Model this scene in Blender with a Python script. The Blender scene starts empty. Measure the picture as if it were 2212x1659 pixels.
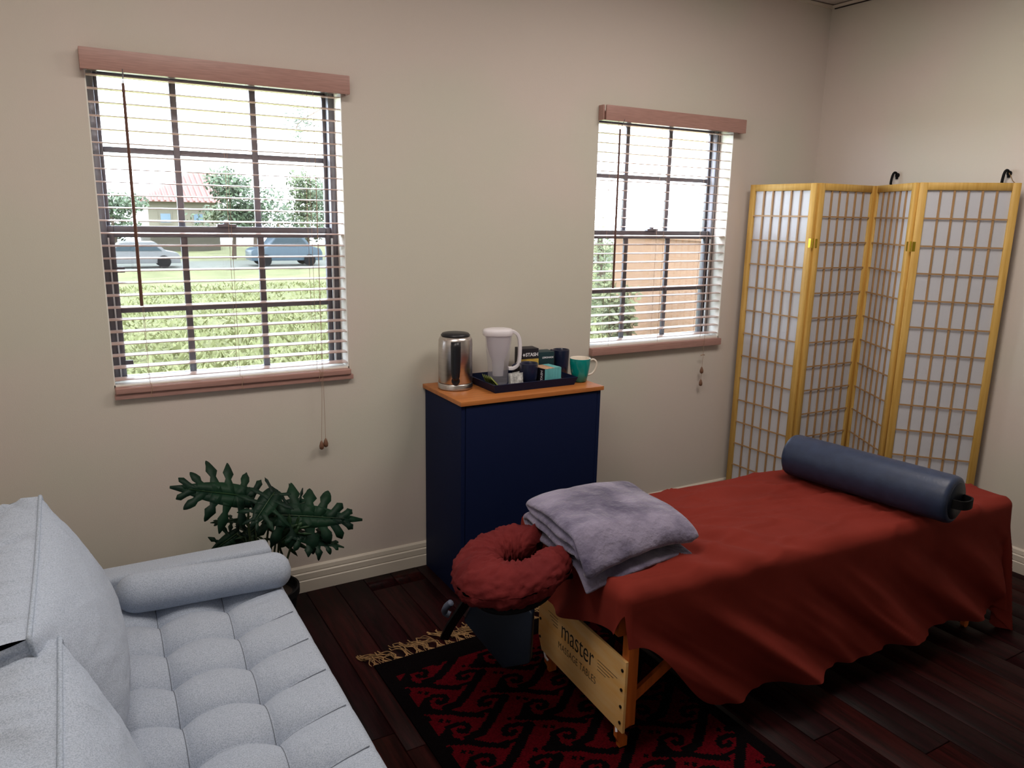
import bpy, bmesh, math, random
from mathutils import Vector, Matrix, Euler, noise
random.seed(7)
PI = math.pi
sc = bpy.context.scene
COL = sc.collection

# ---------------------------------------------------------------- camera
cam_d = bpy.data.cameras.new('camera')
cam = bpy.data.objects.new('camera', cam_d); COL.objects.link(cam)
F_PX, YAW, PITCH, ROLL = 1635.5, 0.5278, -0.2188, 0.0197
fw = Vector((math.sin(YAW)*math.cos(PITCH), math.cos(YAW)*math.cos(PITCH), math.sin(PITCH)))
r0 = fw.cross(Vector((0, 0, 1))).normalized(); u0 = r0.cross(fw)
rt = math.cos(ROLL)*r0 + math.sin(ROLL)*u0
up = -math.sin(ROLL)*r0 + math.cos(ROLL)*u0
cam.matrix_world = Matrix(((rt.x, up.x, -fw.x, 0.0), (rt.y, up.y, -fw.y, -3.0241), (rt.z, up.z, -fw.z, 1.5952), (0, 0, 0, 1)))
cam_d.sensor_width = 36; cam_d.lens = F_PX*36/2212; cam_d.clip_start = 0.02; cam_d.clip_end = 500
sc.camera = cam

# ---------------------------------------------------------------- world, lights, exposure
world = bpy.data.worlds.new('sky'); sc.world = world; world.use_nodes = True
bg = world.node_tree.nodes['Background']
bg.inputs[0].default_value = (0.78, 0.89, 1.0, 1); bg.inputs[1].default_value = 7.0
sc.view_settings.view_transform = 'Standard'; sc.view_settings.look = 'None'
sc.view_settings.exposure = 1.5; sc.view_settings.gamma = 1.0; sc.view_settings.use_curve_mapping = False

def area_light(name, loc, rot, sx, sy, power, col=(1, 1, 1), portal=False, parent=None):
    l = bpy.data.lights.new(name, 'AREA'); l.shape = 'RECTANGLE'; l.size = sx; l.size_y = sy
    l.energy = power; l.color = col
    if portal: l.cycles.is_portal = True
    o = bpy.data.objects.new(name, l); COL.objects.link(o); o.location = loc; o.rotation_euler = rot
    return o
# sampling portals in the window openings (they add no light of their own)
WIN = [(0.100, 0.974), (2.204, 3.083)]
WZ0, WZ1 = 0.955, 2.085
for a, b in WIN:
    area_light('window_portal', ((a+b)/2, 0.14, (WZ0+WZ1)/2), (-PI/2, 0, 0), b-a, WZ1-WZ0, 1, portal=True)
# unseen fill lamps, added to brighten the walls, sofa and sheet
# soft light from two made-up panels in the ceiling, above the frame
FILL_LAMPS = [(.40, -1.55), (2.35, -1.35)]
for lx_, ly_ in FILL_LAMPS:
    area_light('fill_lamp', (lx_, ly_, 2.732), (0, 0, 0), 1.16, .56, 8.2, (1.0, 0.91, 0.83))

# ---------------------------------------------------------------- helpers
def Wm(o):
    m = o.matrix_basis.copy() if o.parent is None else Wm(o.parent) @ o.matrix_parent_inverse @ o.matrix_basis
    return m
def attach(o, parent):
    if parent is not None:
        o.parent = parent; o.matrix_parent_inverse = Wm(parent).inverted()
def tag(o, label=None, cat=None, group=None, kind=None):
    if label: o['label'] = label
    if cat: o['category'] = cat
    if group: o['group'] = group
    if kind: o['kind'] = kind
    return o
def thing(name, loc, label, cat, group=None):
    o = bpy.data.objects.new(name, None); COL.objects.link(o); o.location = loc
    o.empty_display_size = 0.05
    return tag(o, label, cat, group)

class MB:
    """collects geometry in world coordinates; build() links it as one mesh object"""
    def __init__(s): s.v = []; s.f = []; s.m = []; s.mi = 0
    def add(s, vs, fs, mi=None):
        b = len(s.v); s.v += [tuple(v) for v in vs]
        s.f += [tuple(i+b for i in f) for f in fs]; s.m += [s.mi if mi is None else mi]*len(fs); return s
    def box(s, x0, x1, y0, y1, z0, z1, M=None, mi=None):
        vs = [(x, y, z) for x in (x0, x1) for y in (y0, y1) for z in (z0, z1)]
        if M is not None: vs = [M @ Vector(v) for v in vs]
        return s.add(vs, [(0,1,3,2),(4,6,7,5),(0,4,5,1),(2,3,7,6),(0,2,6,4),(1,5,7,3)], mi)
    def prism(s, pts, axis, a, b, M=None, mi=None):
        """polygon pts (2D) extruded along axis from a to b"""
        n = len(pts)
        def mk(p, t):
            q = {'x': (t, p[0], p[1]), 'y': (p[0], t, p[1]), 'z': (p[0], p[1], t)}[axis]
            return M @ Vector(q) if M is not None else q
        vs = [mk(p, a) for p in pts]+[mk(p, b) for p in pts]
        fs = [tuple(range(n))[::-1], tuple(range(n, 2*n))]+[(i, (i+1) % n, n+(i+1) % n, n+i) for i in range(n)]
        return s.add(vs, fs, mi)
    def tube(s, path, r, n=8, cap=True, mi=None):
        path = [Vector(p) for p in path]; N = len(path)
        rr = r if isinstance(r, (list, tuple)) else [r]*N
        vs = []; up_ = None
        for i, p in enumerate(path):
            t = (path[min(i+1, N-1)]-path[max(i-1, 0)]).normalized()
            if up_ is None:
                up_ = Vector((0, 0, 1)) if abs(t.z) < .9 else Vector((1, 0, 0))
            a = t.cross(up_)
            if a.length < 1e-5: a = t.orthogonal()
            a.normalize(); b = a.cross(t).normalized(); up_ = b
            for k in range(n):
                w = 2*PI*k/n; vs.append(p+(a*math.cos(w)+b*math.sin(w))*rr[i])
        fs = [(i*n+k, i*n+(k+1) % n, (i+1)*n+(k+1) % n, (i+1)*n+k) for i in range(N-1) for k in range(n)]
        if cap: fs += [tuple(range(n))[::-1], tuple(range((N-1)*n, N*n))]
        return s.add(vs, fs, mi)
    def lathe(s, prof, c, n=24, M=None, mi=None, cap=True):
        """prof = [(r, z)...] about a vertical axis at c"""
        vs = []
        for r, z in prof:
            for k in range(n):
                w = 2*PI*k/n; q = Vector((r*math.cos(w), r*math.sin(w), z))
                if M is not None: q = M @ q
                vs.append(q+Vector(c))
        P = len(prof)
        fs = [(i*n+k, i*n+(k+1) % n, (i+1)*n+(k+1) % n, (i+1)*n+k) for i in range(P-1) for k in range(n)]
        if cap: fs += [tuple(range(n))[::-1], tuple(range((P-1)*n, P*n))]
        return s.add(vs, fs, mi)
    def grid(s, fn, nu, nv, closed_u=False, mi=None):
        vs = [fn(i/nu, j/nv) for i in range(nu+1) for j in range(nv+1)]
        fs = [(i*(nv+1)+j, (i+1)*(nv+1)+j, (i+1)*(nv+1)+j+1, i*(nv+1)+j+1) for i in range(nu) for j in range(nv)]
        return s.add(vs, fs, mi)
    def build(s, name, mats, parent=None, smooth=False, bevel=0, seg=2, subsurf=0, recalc=True, angle=None, kind=None):
        me = bpy.data.meshes.new(name); me.from_pydata([tuple(v) for v in s.v], [], s.f)
        if not isinstance(mats, (list, tuple)): mats = [mats]
        for m in mats: me.materials.append(m)
        for p, m in zip(me.polygons, s.m): p.material_index = m
        if recalc or bevel:
            bm = bmesh.new(); bm.from_mesh(me)
            if recalc: bmesh.ops.recalc_face_normals(bm, faces=bm.faces)
            if bevel:
                es = [e for e in bm.edges if len(e.link_faces) == 2 and e.calc_face_angle(0) > 0.5]
                bmesh.ops.bevel(bm, geom=es, offset=bevel, segments=seg, affect='EDGES', profile=0.7, clamp_overlap=True)
            bm.to_mesh(me); bm.free()
        if smooth or bevel: 
            me.shade_smooth()
            if not smooth or angle: me.set_sharp_from_angle(angle=angle or 0.9)
        o = bpy.data.objects.new(name, me); COL.objects.link(o); attach(o, parent)
        if subsurf:
            md = o.modifiers.new('sub', 'SUBSURF'); md.levels = md.render_levels = subsurf
        if kind: o['kind'] = kind
        return o

def inst(name, me, parent, loc=(0, 0, 0), rot=(0, 0, 0), scl=(1, 1, 1)):
    o = bpy.data.objects.new(name, me); COL.objects.link(o); attach(o, parent)
    o.location = loc; o.rotation_euler = rot; o.scale = scl
    return o
def box_mesh(name, mat, sx=1, sy=1, sz=1, bevel=0):
    """box centred on the origin, as mesh data only"""
    b = MB().box(-sx/2, sx/2, -sy/2, sy/2, -sz/2, sz/2).build(name, mat, bevel=bevel, seg=1)
    me = b.data; bpy.data.objects.remove(b); return me
def catmull(pts, k=8, closed=False):
    pts = [Vector(p) for p in pts]; n = len(pts); out = []
    R = range(n if closed else n-1)
    for i in R:
        g = (lambda j: pts[j % n]) if closed else (lambda j: pts[max(0, min(n-1, j))])
        p0, p1, p2, p3 = g(i-1), g(i), g(i+1), g(i+2)
        for j in range(k):
            t = j/k
            out.append(0.5*((2*p1)+(p2-p0)*t+(2*p0-5*p1+4*p2-p3)*t*t+(3*p1-p0-3*p2+p3)*t**3))
    if not closed: out.append(pts[-1])
    return out
def fbm(p, o=3): return noise.fractal(Vector(p), 1.0, 2.0, o)
def text_obj(body, size, M, mat, parent, name='lettering', shear=0, ext=0.0006, sx=1, off=0.0, space=1):
    cu = bpy.data.curves.new(name, 'FONT'); cu.body = body; cu.size = size; cu.extrude = ext; cu.align_x = 'CENTER'
    cu.align_y = 'CENTER'; cu.shear = shear; cu.offset = off; cu.space_character = space
    t = bpy.data.objects.new(name, cu); COL.objects.link(t)
    bpy.context.view_layer.update()
    me = bpy.data.meshes.new_from_object(t.evaluated_get(bpy.context.evaluated_depsgraph_get()))
    bpy.data.objects.remove(t); me.transform(M @ Matrix.Diagonal((sx, 1, 1, 1)))
    me.materials.clear(); me.materials.append(mat)
    o = bpy.data.objects.new(name, me); COL.objects.link(o); attach(o, parent); return o

# ---------------------------------------------------------------- materials
def mat(name, col, rough=.6, metal=0, spec=.5, noise_s=0, amt=.15, col2=None, bump=0, bscale=None, stretch=(1, 1, 1),
        sheen=0, trans=0, alpha=1, coat=0, emit=None, lo=.35, hi=.65, detail=4, coords='Object'):
    m = bpy.data.materials.new(name); m.use_nodes = True; nt = m.node_tree; b = nt.nodes['Principled BSDF']
    b.inputs['Base Color'].default_value = (*col, 1); b.inputs['Roughness'].default_value = rough
    b.inputs['Metallic'].default_value = metal; b.inputs['Specular IOR Level'].default_value = spec
    if sheen: b.inputs['Sheen Weight'].default_value = sheen; b.inputs['Sheen Roughness'].default_value = .4
    if coat: b.inputs['Coat Weight'].default_value = coat
    if trans: b.inputs['Transmission Weight'].default_value = trans
    if noise_s or bump:
        tc = nt.nodes.new('ShaderNodeTexCoord'); mp = nt.nodes.new('ShaderNodeMapping')
        mp.inputs['Scale'].default_value = stretch; nt.links.new(tc.outputs[coords], mp.inputs[0])
    if noise_s:
        n = nt.nodes.new('ShaderNodeTexNoise'); n.inputs['Scale'].default_value = noise_s; n.inputs['Detail'].default_value = detail
        nt.links.new(mp.outputs[0], n.inputs['Vector'])
        cr = nt.nodes.new('ShaderNodeValToRGB'); cr.color_ramp.elements[0].position = lo; cr.color_ramp.elements[1].position = hi
        c2 = col2 or tuple(c*(1-amt) for c in col)
        cr.color_ramp.elements[0].color = (*c2, 1); cr.color_ramp.elements[1].color = (*col, 1)
        nt.links.new(n.outputs['Fac'], cr.inputs[0]); nt.links.new(cr.outputs[0], b.inputs['Base Color'])
    if bump:
        n2 = nt.nodes.new('ShaderNodeTexNoise'); n2.inputs['Scale'].default_value = bscale or 60; n2.inputs['Detail'].default_value = 3
        nt.links.new(mp.outputs[0], n2.inputs['Vector'])
        bp = nt.nodes.new('ShaderNodeBump'); bp.inputs['Strength'].default_value = bump; bp.inputs['Distance'].default_value = .01
        nt.links.new(n2.outputs['Fac'], bp.inputs['Height']); nt.links.new(bp.outputs[0], b.inputs['Normal'])
    return m
def mix_mat(name, transp, refl, rough=.02, fac=.06, tint=(1, 1, 1)):
    """thin pane: mostly clear, a little mirror reflection"""
    m = bpy.data.materials.new(name); m.use_nodes = True; nt = m.node_tree; nt.nodes.clear()
    o = nt.nodes.new('ShaderNodeOutputMaterial'); t = nt.nodes.new('ShaderNodeBsdfTransparent'); g = nt.nodes.new('ShaderNodeBsdfGlossy')
    x = nt.nodes.new('ShaderNodeMixShader'); t.inputs[0].default_value = (*[transp*c for c in tint], 1)
    g.inputs[0].default_value = (refl, refl, refl, 1); g.inputs['Roughness'].default_value = rough; x.inputs[0].default_value = fac
    nt.links.new(t.outputs[0], x.inputs[1]); nt.links.new(g.outputs[0], x.inputs[2]); nt.links.new(x.outputs[0], o.inputs[0]); return m
def translucent(name, col, f=.4, rough=.8, see=0.0):
    m = bpy.data.materials.new(name); m.use_nodes = True; nt = m.node_tree; nt.nodes.clear()
    o = nt.nodes.new('ShaderNodeOutputMaterial'); d = nt.nodes.new('ShaderNodeBsdfDiffuse'); t = nt.nodes.new('ShaderNodeBsdfTranslucent')
    x = nt.nodes.new('ShaderNodeMixShader'); x.inputs[0].default_value = f
    d.inputs[0].default_value = (*col, 1); t.inputs[0].default_value = (*col, 1)
    nt.links.new(d.outputs[0], x.inputs[1]); nt.links.new(t.outputs[0], x.inputs[2])
    last = x
    if see:
        tr = nt.nodes.new('ShaderNodeBsdfTransparent'); y = nt.nodes.new('ShaderNodeMixShader'); y.inputs[0].default_value = see
        nt.links.new(x.outputs[0], y.inputs[1]); nt.links.new(tr.outputs[0], y.inputs[2]); last = y
    g = nt.nodes.new('ShaderNodeBsdfGlossy'); g.inputs['Roughness'].default_value = .3
    z = nt.nodes.new('ShaderNodeMixShader'); z.inputs[0].default_value = .04
    nt.links.new(last.outputs[0], z.inputs[1]); nt.links.new(g.outputs[0], z.inputs[2])
    nt.links.new(z.outputs[0], o.inputs[0]); return m
def vary(m, amount=.5, hue=0.0):
    """object-random brightness, for planks and tiles"""
    nt = m.node_tree; b = nt.nodes['Principled BSDF']; oi = nt.nodes.new('ShaderNodeObjectInfo')
    hs = nt.nodes.new('ShaderNodeHueSaturation'); mr = nt.nodes.new('ShaderNodeMapRange')
    mr.inputs['To Min'].default_value = 1-amount; mr.inputs['To Max'].default_value = 1+amount
    nt.links.new(oi.outputs['Random'], mr.inputs['Value']); nt.links.new(mr.outputs[0], hs.inputs['Value'])
    if hue:
        m2 = nt.nodes.new('ShaderNodeMapRange'); m2.inputs['To Min'].default_value = .5-hue; m2.inputs['To Max'].default_value = .5+hue
        nt.links.new(oi.outputs['Random'], m2.inputs['Value']); nt.links.new(m2.outputs[0], hs.inputs['Hue'])
    src = b.inputs['Base Color'].links[0].from_socket if b.inputs['Base Color'].links else None
    if src: nt.links.new(src, hs.inputs['Color'])
    else: hs.inputs['Color'].default_value = b.inputs['Base Color'].default_value
    nt.links.new(hs.outputs[0], b.inputs['Base Color']); return m

M_wall = mat('wall_paint', (.69, .61, .555), .75, noise_s=1.1, col2=(.645, .62, .535), bump=.06, bscale=260, detail=2, lo=.42, hi=.58)
M_ceil = mat('ceiling_tile_white', (.78, .72, .68), .9, noise_s=90, amt=.12, bump=.3, bscale=120)
M_trimw = mat('trim_white', (.72, .66, .57), .45)
M_reveal = mat('window_reveal_white', (.86, .85, .80), .6)
M_floor = vary(mat('floor_wood', (.026, .0036, .0044), .5, noise_s=7, col2=(.008, .0016, .0018), stretch=(9, .7, 9), bump=.12, bscale=25, spec=.10, coords='Object'), .45, .012)
M_subfloor = mat('subfloor', (.01, .005, .004), .9)
M_bronze = mat('window_bronze', (.16, .155, .175), .45, metal=.2)
M_bronze2 = mat('window_track_white', (.75, .76, .78), .4)
M_glass = mix_mat('window_glass', .95, .8, fac=.04)
M_screen = mix_mat('insect_mesh', .60, .25, .6, fac=.05)
M_slat = mat('blind_wood', (.58, .42, .36), .30, noise_s=14, col2=(.48, .33, .28), stretch=(1, 18, 18), spec=.6, coat=.3)
M_valance = mat('blind_valance_wood', (.46, .26, .22), .38, noise_s=14, col2=(.38, .21, .18), stretch=(1, 18, 18), spec=.5)
M_cord = mat('blind_cord', (.42, .28, .20), .8)
M_wand = mat('wand_wood', (.12, .05, .035), .35)
M_tassel = mat('tassel_wood', (.20, .10, .06), .4)
M_sofa = mat('sofa_fabric', (.46, .52, .62), .95, noise_s=380, col2=(.33, .38, .47), bump=.30, bscale=600, sheen=.1, lo=.36, hi=.6, detail=2, spec=.2)
M_pipe = mat('sofa_piping', (.44, .51, .62), .95, noise_s=300, amt=.3, bump=.3, bscale=500)
M_seam = mat('seam_thread', (.15, .17, .21), .9)
M_dark = mat('dark_leg_wood', (.02, .012, .01), .5)
M_navy = mat('navy_panel', (.0060, .0115, .046), .6, spec=.12)
M_worktop = mat('cabinet_top_wood', (.52, .185, .045), .45, noise_s=5, col2=(.42, .14, .035), stretch=(1, 9, 9))
M_steel = mat('brushed_steel', (.66, .62, .60), .30, metal=1, noise_s=3, amt=.1, stretch=(1, 1, 60))
M_black = mat('black_plastic', (.008, .009, .014), .35)
M_blackr = mat('black_rubber', (.006, .006, .007), .7, spec=.15)
M_whitep = mat('white_plastic', (.80, .77, .82), .35)
M_clear = translucent('cloudy_plastic', (.80, .78, .86), .45, see=.74)
M_reserv = translucent('milky_plastic', (.84, .81, .88), .4, see=.25)
M_traynavy = mat('tray_navy', (.006, .012, .046), .45, spec=.2)
M_teal = mat('teal_glaze', (.0, .27, .25), .2, coat=.5)
M_mugwhite = mat('mug_white', (.82, .74, .64), .25, coat=.4)
M_navymug = mat('navy_mug', (.010, .014, .045), .3, coat=.4)
M_blackbox = mat('black_card', (.012, .010, .018), .5)
M_tealcard = mat('turquoise_card', (.16, .55, .58), .5, noise_s=60, amt=.25, stretch=(1, 1, .2))
M_tealdk = mat('dark_teal_card', (.010, .040, .050), .5)
M_yellow = mat('yellow_card', (.75, .50, .10), .5, noise_s=30, amt=.4)
M_peach = mat('peach_card', (.70, .42, .26), .6, noise_s=60, amt=.4)
M_ink = mat('white_ink', (.80, .78, .84), .6)
M_green = mat('green_sachet', (.30, .36, .06), .5, noise_s=40, amt=.4)
M_foil = mat('white_sachet', (.66, .66, .66), .4, noise_s=70, amt=.5, bump=.5, bscale=60)
M_pink = mat('pink_sachet', (.50, .27, .22), .5)
M_pine = mat('screen_pine', (.66, .42, .12), .5, noise_s=6, col2=(.56, .33, .075), stretch=(14, 14, .8), spec=.3)
M_lattice = mat('lattice_pine', (.46, .27, .12), .55, noise_s=8, amt=.2)
M_paper = translucent('rice_paper', (.84, .86, .92), .35)
M_brass = mat('hinge_brass', (.62, .47, .05), .25, metal=1)
M_sheet = mat('burgundy_cotton', (.20, .024, .016), .85, noise_s=5, col2=(.17, .019, .012), bump=.12, bscale=14, spec=.15)
M_sheet2 = mat('burgundy_face_cover', (.155, .018, .018), .85, noise_s=9, col2=(.12, .013, .014), bump=.6, bscale=22, spec=.15)
M_fleece = mat('grey_fleece', (.27, .245, .34), 1, noise_s=8, col2=(.10, .088, .145), bump=1.0, bscale=34, sheen=.5, lo=.34, hi=.64, detail=6, spec=.1)
M_vinyl = mat('navy_vinyl', (.030, .046, .095), .42, noise_s=30, amt=.2, spec=.4, bump=.05, bscale=90)
M_vinyl2 = mat('dark_vinyl', (.005, .009, .020), .45, spec=.25)
M_maple = mat('table_maple', (.90, .58, .25), .42, noise_s=4, col2=(.88, .48, .15), stretch=(9, 1, 9))
M_maple2 = mat('table_leg_wood', (.62, .15, .025), .4, noise_s=6, amt=.25, stretch=(9, 9, 1))
M_print = mat('print_black', (.010, .006, .006), .6)
M_rugr = mat('rug_red', (.095, .0015, .006), .97, spec=.04, noise_s=180, amt=.5, bump=.5, bscale=300)
M_rugk = mat('rug_black', (.0025, .0015, .002), .97, spec=.04, bump=.5, bscale=300)
M_fringe = mat('fringe_wool', (.36, .21, .09), .9, noise_s=60, amt=.4)
M_leaf = mat('leaf_green', (.007, .036, .017), .55, noise_s=9, col2=(.003, .016, .011), spec=.25)
M_leaf2 = mat('leaf_green_light', (.016, .060, .018), .5, noise_s=9, amt=.5)
M_stem = mat('stem_green', (.030, .055, .018), .5)
M_soil = mat('soil', (.02, .012, .008), 1)
M_screw = mat('screw_dark', (.02, .014, .01), .4, metal=.6)
# outdoors
M_shrub = mat('shrub_leaf', (.17, .21, .10), .8, noise_s=3, amt=.4)
M_shrub2 = mat('shrub_leaf_pale', (.24, .26, .13), .8, noise_s=3, amt=.4)
M_grass = mat('meadow_green', (.20, .20, .085), 1, noise_s=.7, col2=(.14, .145, .055), detail=6)
M_blade = vary(mat('meadow_leaf', (.20, .21, .09), .8), .3)
M_crown = mat('tree_leaf', (.034, .055, .022), .8, noise_s=2, amt=.5)
M_crown2 = mat('tree_leaf_yellowish', (.055, .072, .027), .8, noise_s=2, amt=.4)
M_bark = mat('bark', (.10, .07, .05), .9)
M_stucco = mat('house_stucco', (.085, .075, .055), .9)
M_peachw = mat('garden_wall_peach', (.36, .215, .135), .9, noise_s=1.5, amt=.1)
M_tile = mat('roof_tile_red', (.095, .038, .030), .8)
M_carw = mat('car_white', (.16, .16, .165), .3)
M_carb = mat('car_blue', (.055, .085, .115), .3)
M_carglass = mat('car_glass', (.05, .07, .09), .1)
M_street = mat('street_grey', (.13, .135, .11), .9)

# ================================================================ SETTING
RX0, RX1, RY0, RZ = -.52, 3.743, -4.6, 2.745
TH = .16
def struct(o): o['kind'] = 'structure'; return o
# floor: real planks along y on a dark subfloor
floor = struct(MB().box(RX0-.1, RX1+.1, RY0-.1, TH, -.10, -.014).build('floor', M_subfloor))
pw = .127
pm = box_mesh('plank', M_floor, pw-.0022, 1.2-.0022, .014, bevel=.0018)
rows = int((RX1-RX0)/pw)+1
for i in range(rows):
    x = RX0+pw*(i+.5); x2 = min(x, RX1-pw/2+.06)
    off = random.random()*1.2
    y = .01
    first = True
    while y > RY0:
        L = (1.2-off) if first else 1.2
        if L < .15: L = .15
        L = min(L, y-RY0) if y-L < RY0 else L
        o = inst('plank', pm, floor, (x, y-L/2, -.0065+random.uniform(-.0004, .0004)), scl=(1, L/1.2, 1))
        y -= L; first = False
        if y-RY0 < .02: break
# back wall with the two window openings
def wall_with_openings(name, x0, x1, z1, y0, y1, ops, m):
    mb = MB(); xs = [x0]
    for a, b in ops:
        mb.box(xs[-1], a, y0, y1, 0, z1); mb.box(a, b, y0, y1, 0, WZ0-.005); mb.box(a, b, y0, y1, WZ1, z1); xs.append(b)
    mb.box(xs[-1], x1, y0, y1, 0, z1); o = mb.build(name, m)
    bm = bmesh.new(); bm.from_mesh(o.data); bmesh.ops.remove_doubles(bm, verts=bm.verts, dist=1e-5)
    # drop the coincident inner faces between blocks
    seen = {}
    for f in bm.faces: seen.setdefault(tuple(sorted(v.index for v in f.verts)), []).append(f)
    dele = [f for fl in seen.values() if len(fl) > 1 for f in fl]
    bmesh.ops.delete(bm, geom=dele, context='FACES'); bm.to_mesh(o.data); bm.free()
    return o
wall_back = struct(wall_with_openings('wall_back', RX0-.1, RX1+.1, RZ, 0, TH, WIN, M_wall))
struct(MB().box(RX1, RX1+.1, RY0, 0, 0, RZ).build('wall_right', M_wall))
struct(MB().box(RX0-.1, RX0, RY0, 0, 0, RZ).build('wall_left', M_wall))
struct(MB().box(RX0-.1, RX1+.1, RY0-.1, RY0, 0, RZ).build('wall_front', M_wall))
ceil = struct(MB().box(RX0-.1, RX1+.1, RY0-.1, TH, RZ+.02, RZ+.1).build('ceiling', M_trimw))
TS = .61
tm = box_mesh('ceiling_tile', M_ceil, TS-.012, TS-.012, .016, bevel=.002)
nx = int(math.ceil((RX1-RX0)/TS)); ny = int(math.ceil(-RY0/TS))
for i in range(nx):
    for j in range(ny):
        x1 = RX1-i*TS; x0 = max(RX0, x1-TS); y1 = -j*TS; y0 = max(RY0, y1-TS)
        if x1-x0 < .05 or y1-y0 < .05: continue
        inst('ceiling_tile', tm, ceil, ((x0+x1)/2, (y0+y1)/2, RZ+.010), scl=((x1-x0)/TS, (y1-y0)/TS, 1))
mb = MB()
for i in range(nx): mb.box(RX1-i*TS-.010, RX1-i*TS+.010, RY0, 0, RZ-.002, RZ+.003)
for j in range(ny): mb.box(RX0, RX1, -j*TS-.010, -j*TS+.010, RZ-.002, RZ+.003)
mb.build('ceiling_grid', M_trimw, ceil)
tr = MB().box(RX0, RX1, -.022, -.0005, RZ-.014, RZ-.002).box(RX1-.022, RX1-.0005, RY0, -.022, RZ-.014, RZ-.002)
struct(tr.build('trim_1', M_trimw))
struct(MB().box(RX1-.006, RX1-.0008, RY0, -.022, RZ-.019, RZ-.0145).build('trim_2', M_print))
for k, (lx_, ly_) in enumerate(FILL_LAMPS):  # invented housings around the added fill lamps
    cl = thing('fill_fixture', (lx_, ly_, RZ), ('added fill light panel, out of view above the sofa side of the room', 'added fill light panel, out of view above the massage table')[k], 'light', 'added fill light panels')
    MB().box(lx_-.605, lx_-.585, ly_-.305, ly_+.305, 2.734, 2.744).box(lx_+.585, lx_+.605, ly_-.305, ly_+.305, 2.734, 2.744).box(lx_-.585, lx_+.585, ly_-.305, ly_-.285, 2.734, 2.744).box(lx_-.585, lx_+.585, ly_+.285, ly_+.305, 2.734, 2.744).build('fill_frame', M_trimw, cl)
    MB().box(lx_-.585, lx_+.585, ly_-.285, ly_+.285, 2.738, 2.744).build('fill_diffuser', M_mugwhite, cl)
# baseboards: stepped profile with two grooves
def base_prof(): return [(0, 0), (.016, 0), (.016, .050), (.012, .054), (.014, .058), (.014, .082), (.009, .087), (.011, .091), (.009, .108), (.003, .116), (0, .116)]
struct(MB().prism([(-a-.0005, b) for a, b in base_prof()], 'x', RX0, RX1).build('baseboard_back', M_trimw))
struct(MB().prism([(RX1-.0005-a, b) for a, b in base_prof()], 'y', RY0, -.017).build('baseboard_right', M_trimw))
struct(MB().prism([(RX0+.0005+a, b) for a, b in base_prof()], 'y', RY0, -.017).build('baseboard_left', M_trimw))

# ---------------------------------------------------------------- windows (setting)
def window(idx, a, b, flip):
    root = bpy.data.objects.new('window_%d' % idx, None); COL.objects.link(root); root.location = ((a+b)/2, .1, WZ0); root['kind'] = 'structure'
    z0, z1 = WZ0, WZ1; yy = .10
    # white reveal lining and inner sill
    mb = MB().box(a, a+.004, .002, TH, z0, z1).box(b-.004, b, .002, TH, z0, z1).box(a, b, .002, TH, z1-.004, z1)
    mb.build('reveal_lining', M_reveal, root)
    MB().box(a, b, .002, TH, z0-.005, z0+.012).build('inner_sill', M_reveal, root)
    # outer bronze frame
    fr = MB(); w = .024
    fr.box(a+.004, a+.004+w, yy-.01, TH, z0+.006, z1-.004).box(b-.004-w, b-.004, yy-.01, TH, z0+.006, z1-.004)
    fr.box(a+.004+w, b-.004-w, yy-.01, TH, z1-.03, z1-.004).box(a+.004+w, b-.004-w, yy+.03, TH, z0+.0125, z0+.018)
    fr.build('window_frame', M_bronze, root, bevel=.002, seg=1)
    ia, ib = a+.004+w, b-.004-w
    zr0, zr1 = 1.490, 1.532
    def sash(name, s0, s1, y, stile, top, bot):
        m = MB().box(ia, ia+stile, y, y+.022, s0, s1).box(ib-stile, ib, y, y+.022, s0, s1)
        m.box(ia+stile, ib-stile, y, y+.022, s1-top, s1).box(ia+stile, ib-stile, y, y+.022, s0, s0+bot)
        o = m.build(name, M_bronze, root, bevel=.002, seg=1)
        MB().box(ia+stile, ib-stile, y+.009, y+.012, s0+bot, s1-top).build('glass_pane', M_glass, o)
        return o, (ia+stile, ib-stile, s0+bot, s1-top)
    us, ur = sash('upper_sash', zr0, z1-.03, yy+.028, .014, .012, .030)
    ls, lr = sash('lower_sash', z0+.0125, zr1, yy+.002, .022, .040, .010)
    for s, r, y in ((us, ur, yy+.030), (ls, lr, yy+.004)):
        for xm in (a+.283, a+.564):
            MB().box(xm-.0115, xm+.0115, y, y+.016, r[2], r[3]).build('muntin', M_bronze, s, bevel=.0015, seg=1)
        zm = {us: 1.798, ls: 1.226}[s]
        for xa, xb in ((r[0], a+.2715), (a+.2945, a+.5525), (a+.5755, r[1])):
            MB().box(xa, xb, y+.001, y+.015, zm-.010, zm+.010).build('muntin', M_bronze, s, bevel=.0015, seg=1)
    # sash lock on the meeting rail, tilt latches, white vinyl track strips
    mx = (a+b)/2
    MB().box(mx-.035, mx+.035, yy-.012, yy+.012, zr1, zr1+.010).lathe([(.012, 0), (.012, .012), (.004, .016)], (mx, yy, zr1+.010), 12).build('sash_lock', M_bronze, ls, bevel=.001)
    for zt in (1.375, 1.03):
        MB().box(ia+.018, ia+.046, yy-.008, yy+.002, zt-.010, zt+.010).build('tilt_latch', M_bronze, ls, bevel=.002)
    MB().box(ib-.006, ib+.001, yy-.016, yy-.010, z0+.01, zr0).box(ia-.001, ia+.004, yy-.016, yy-.010, z0+.01, zr0).build('track_strip', M_bronze2, root)
    MB().box(ia+.002, ib-.002, TH-.006, TH-.004, z0+.02, zr0+.02).build('insect_screen', M_screen, root)
    return root
window(1, *WIN[0], 1); window(2, *WIN[1], 1)

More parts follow.
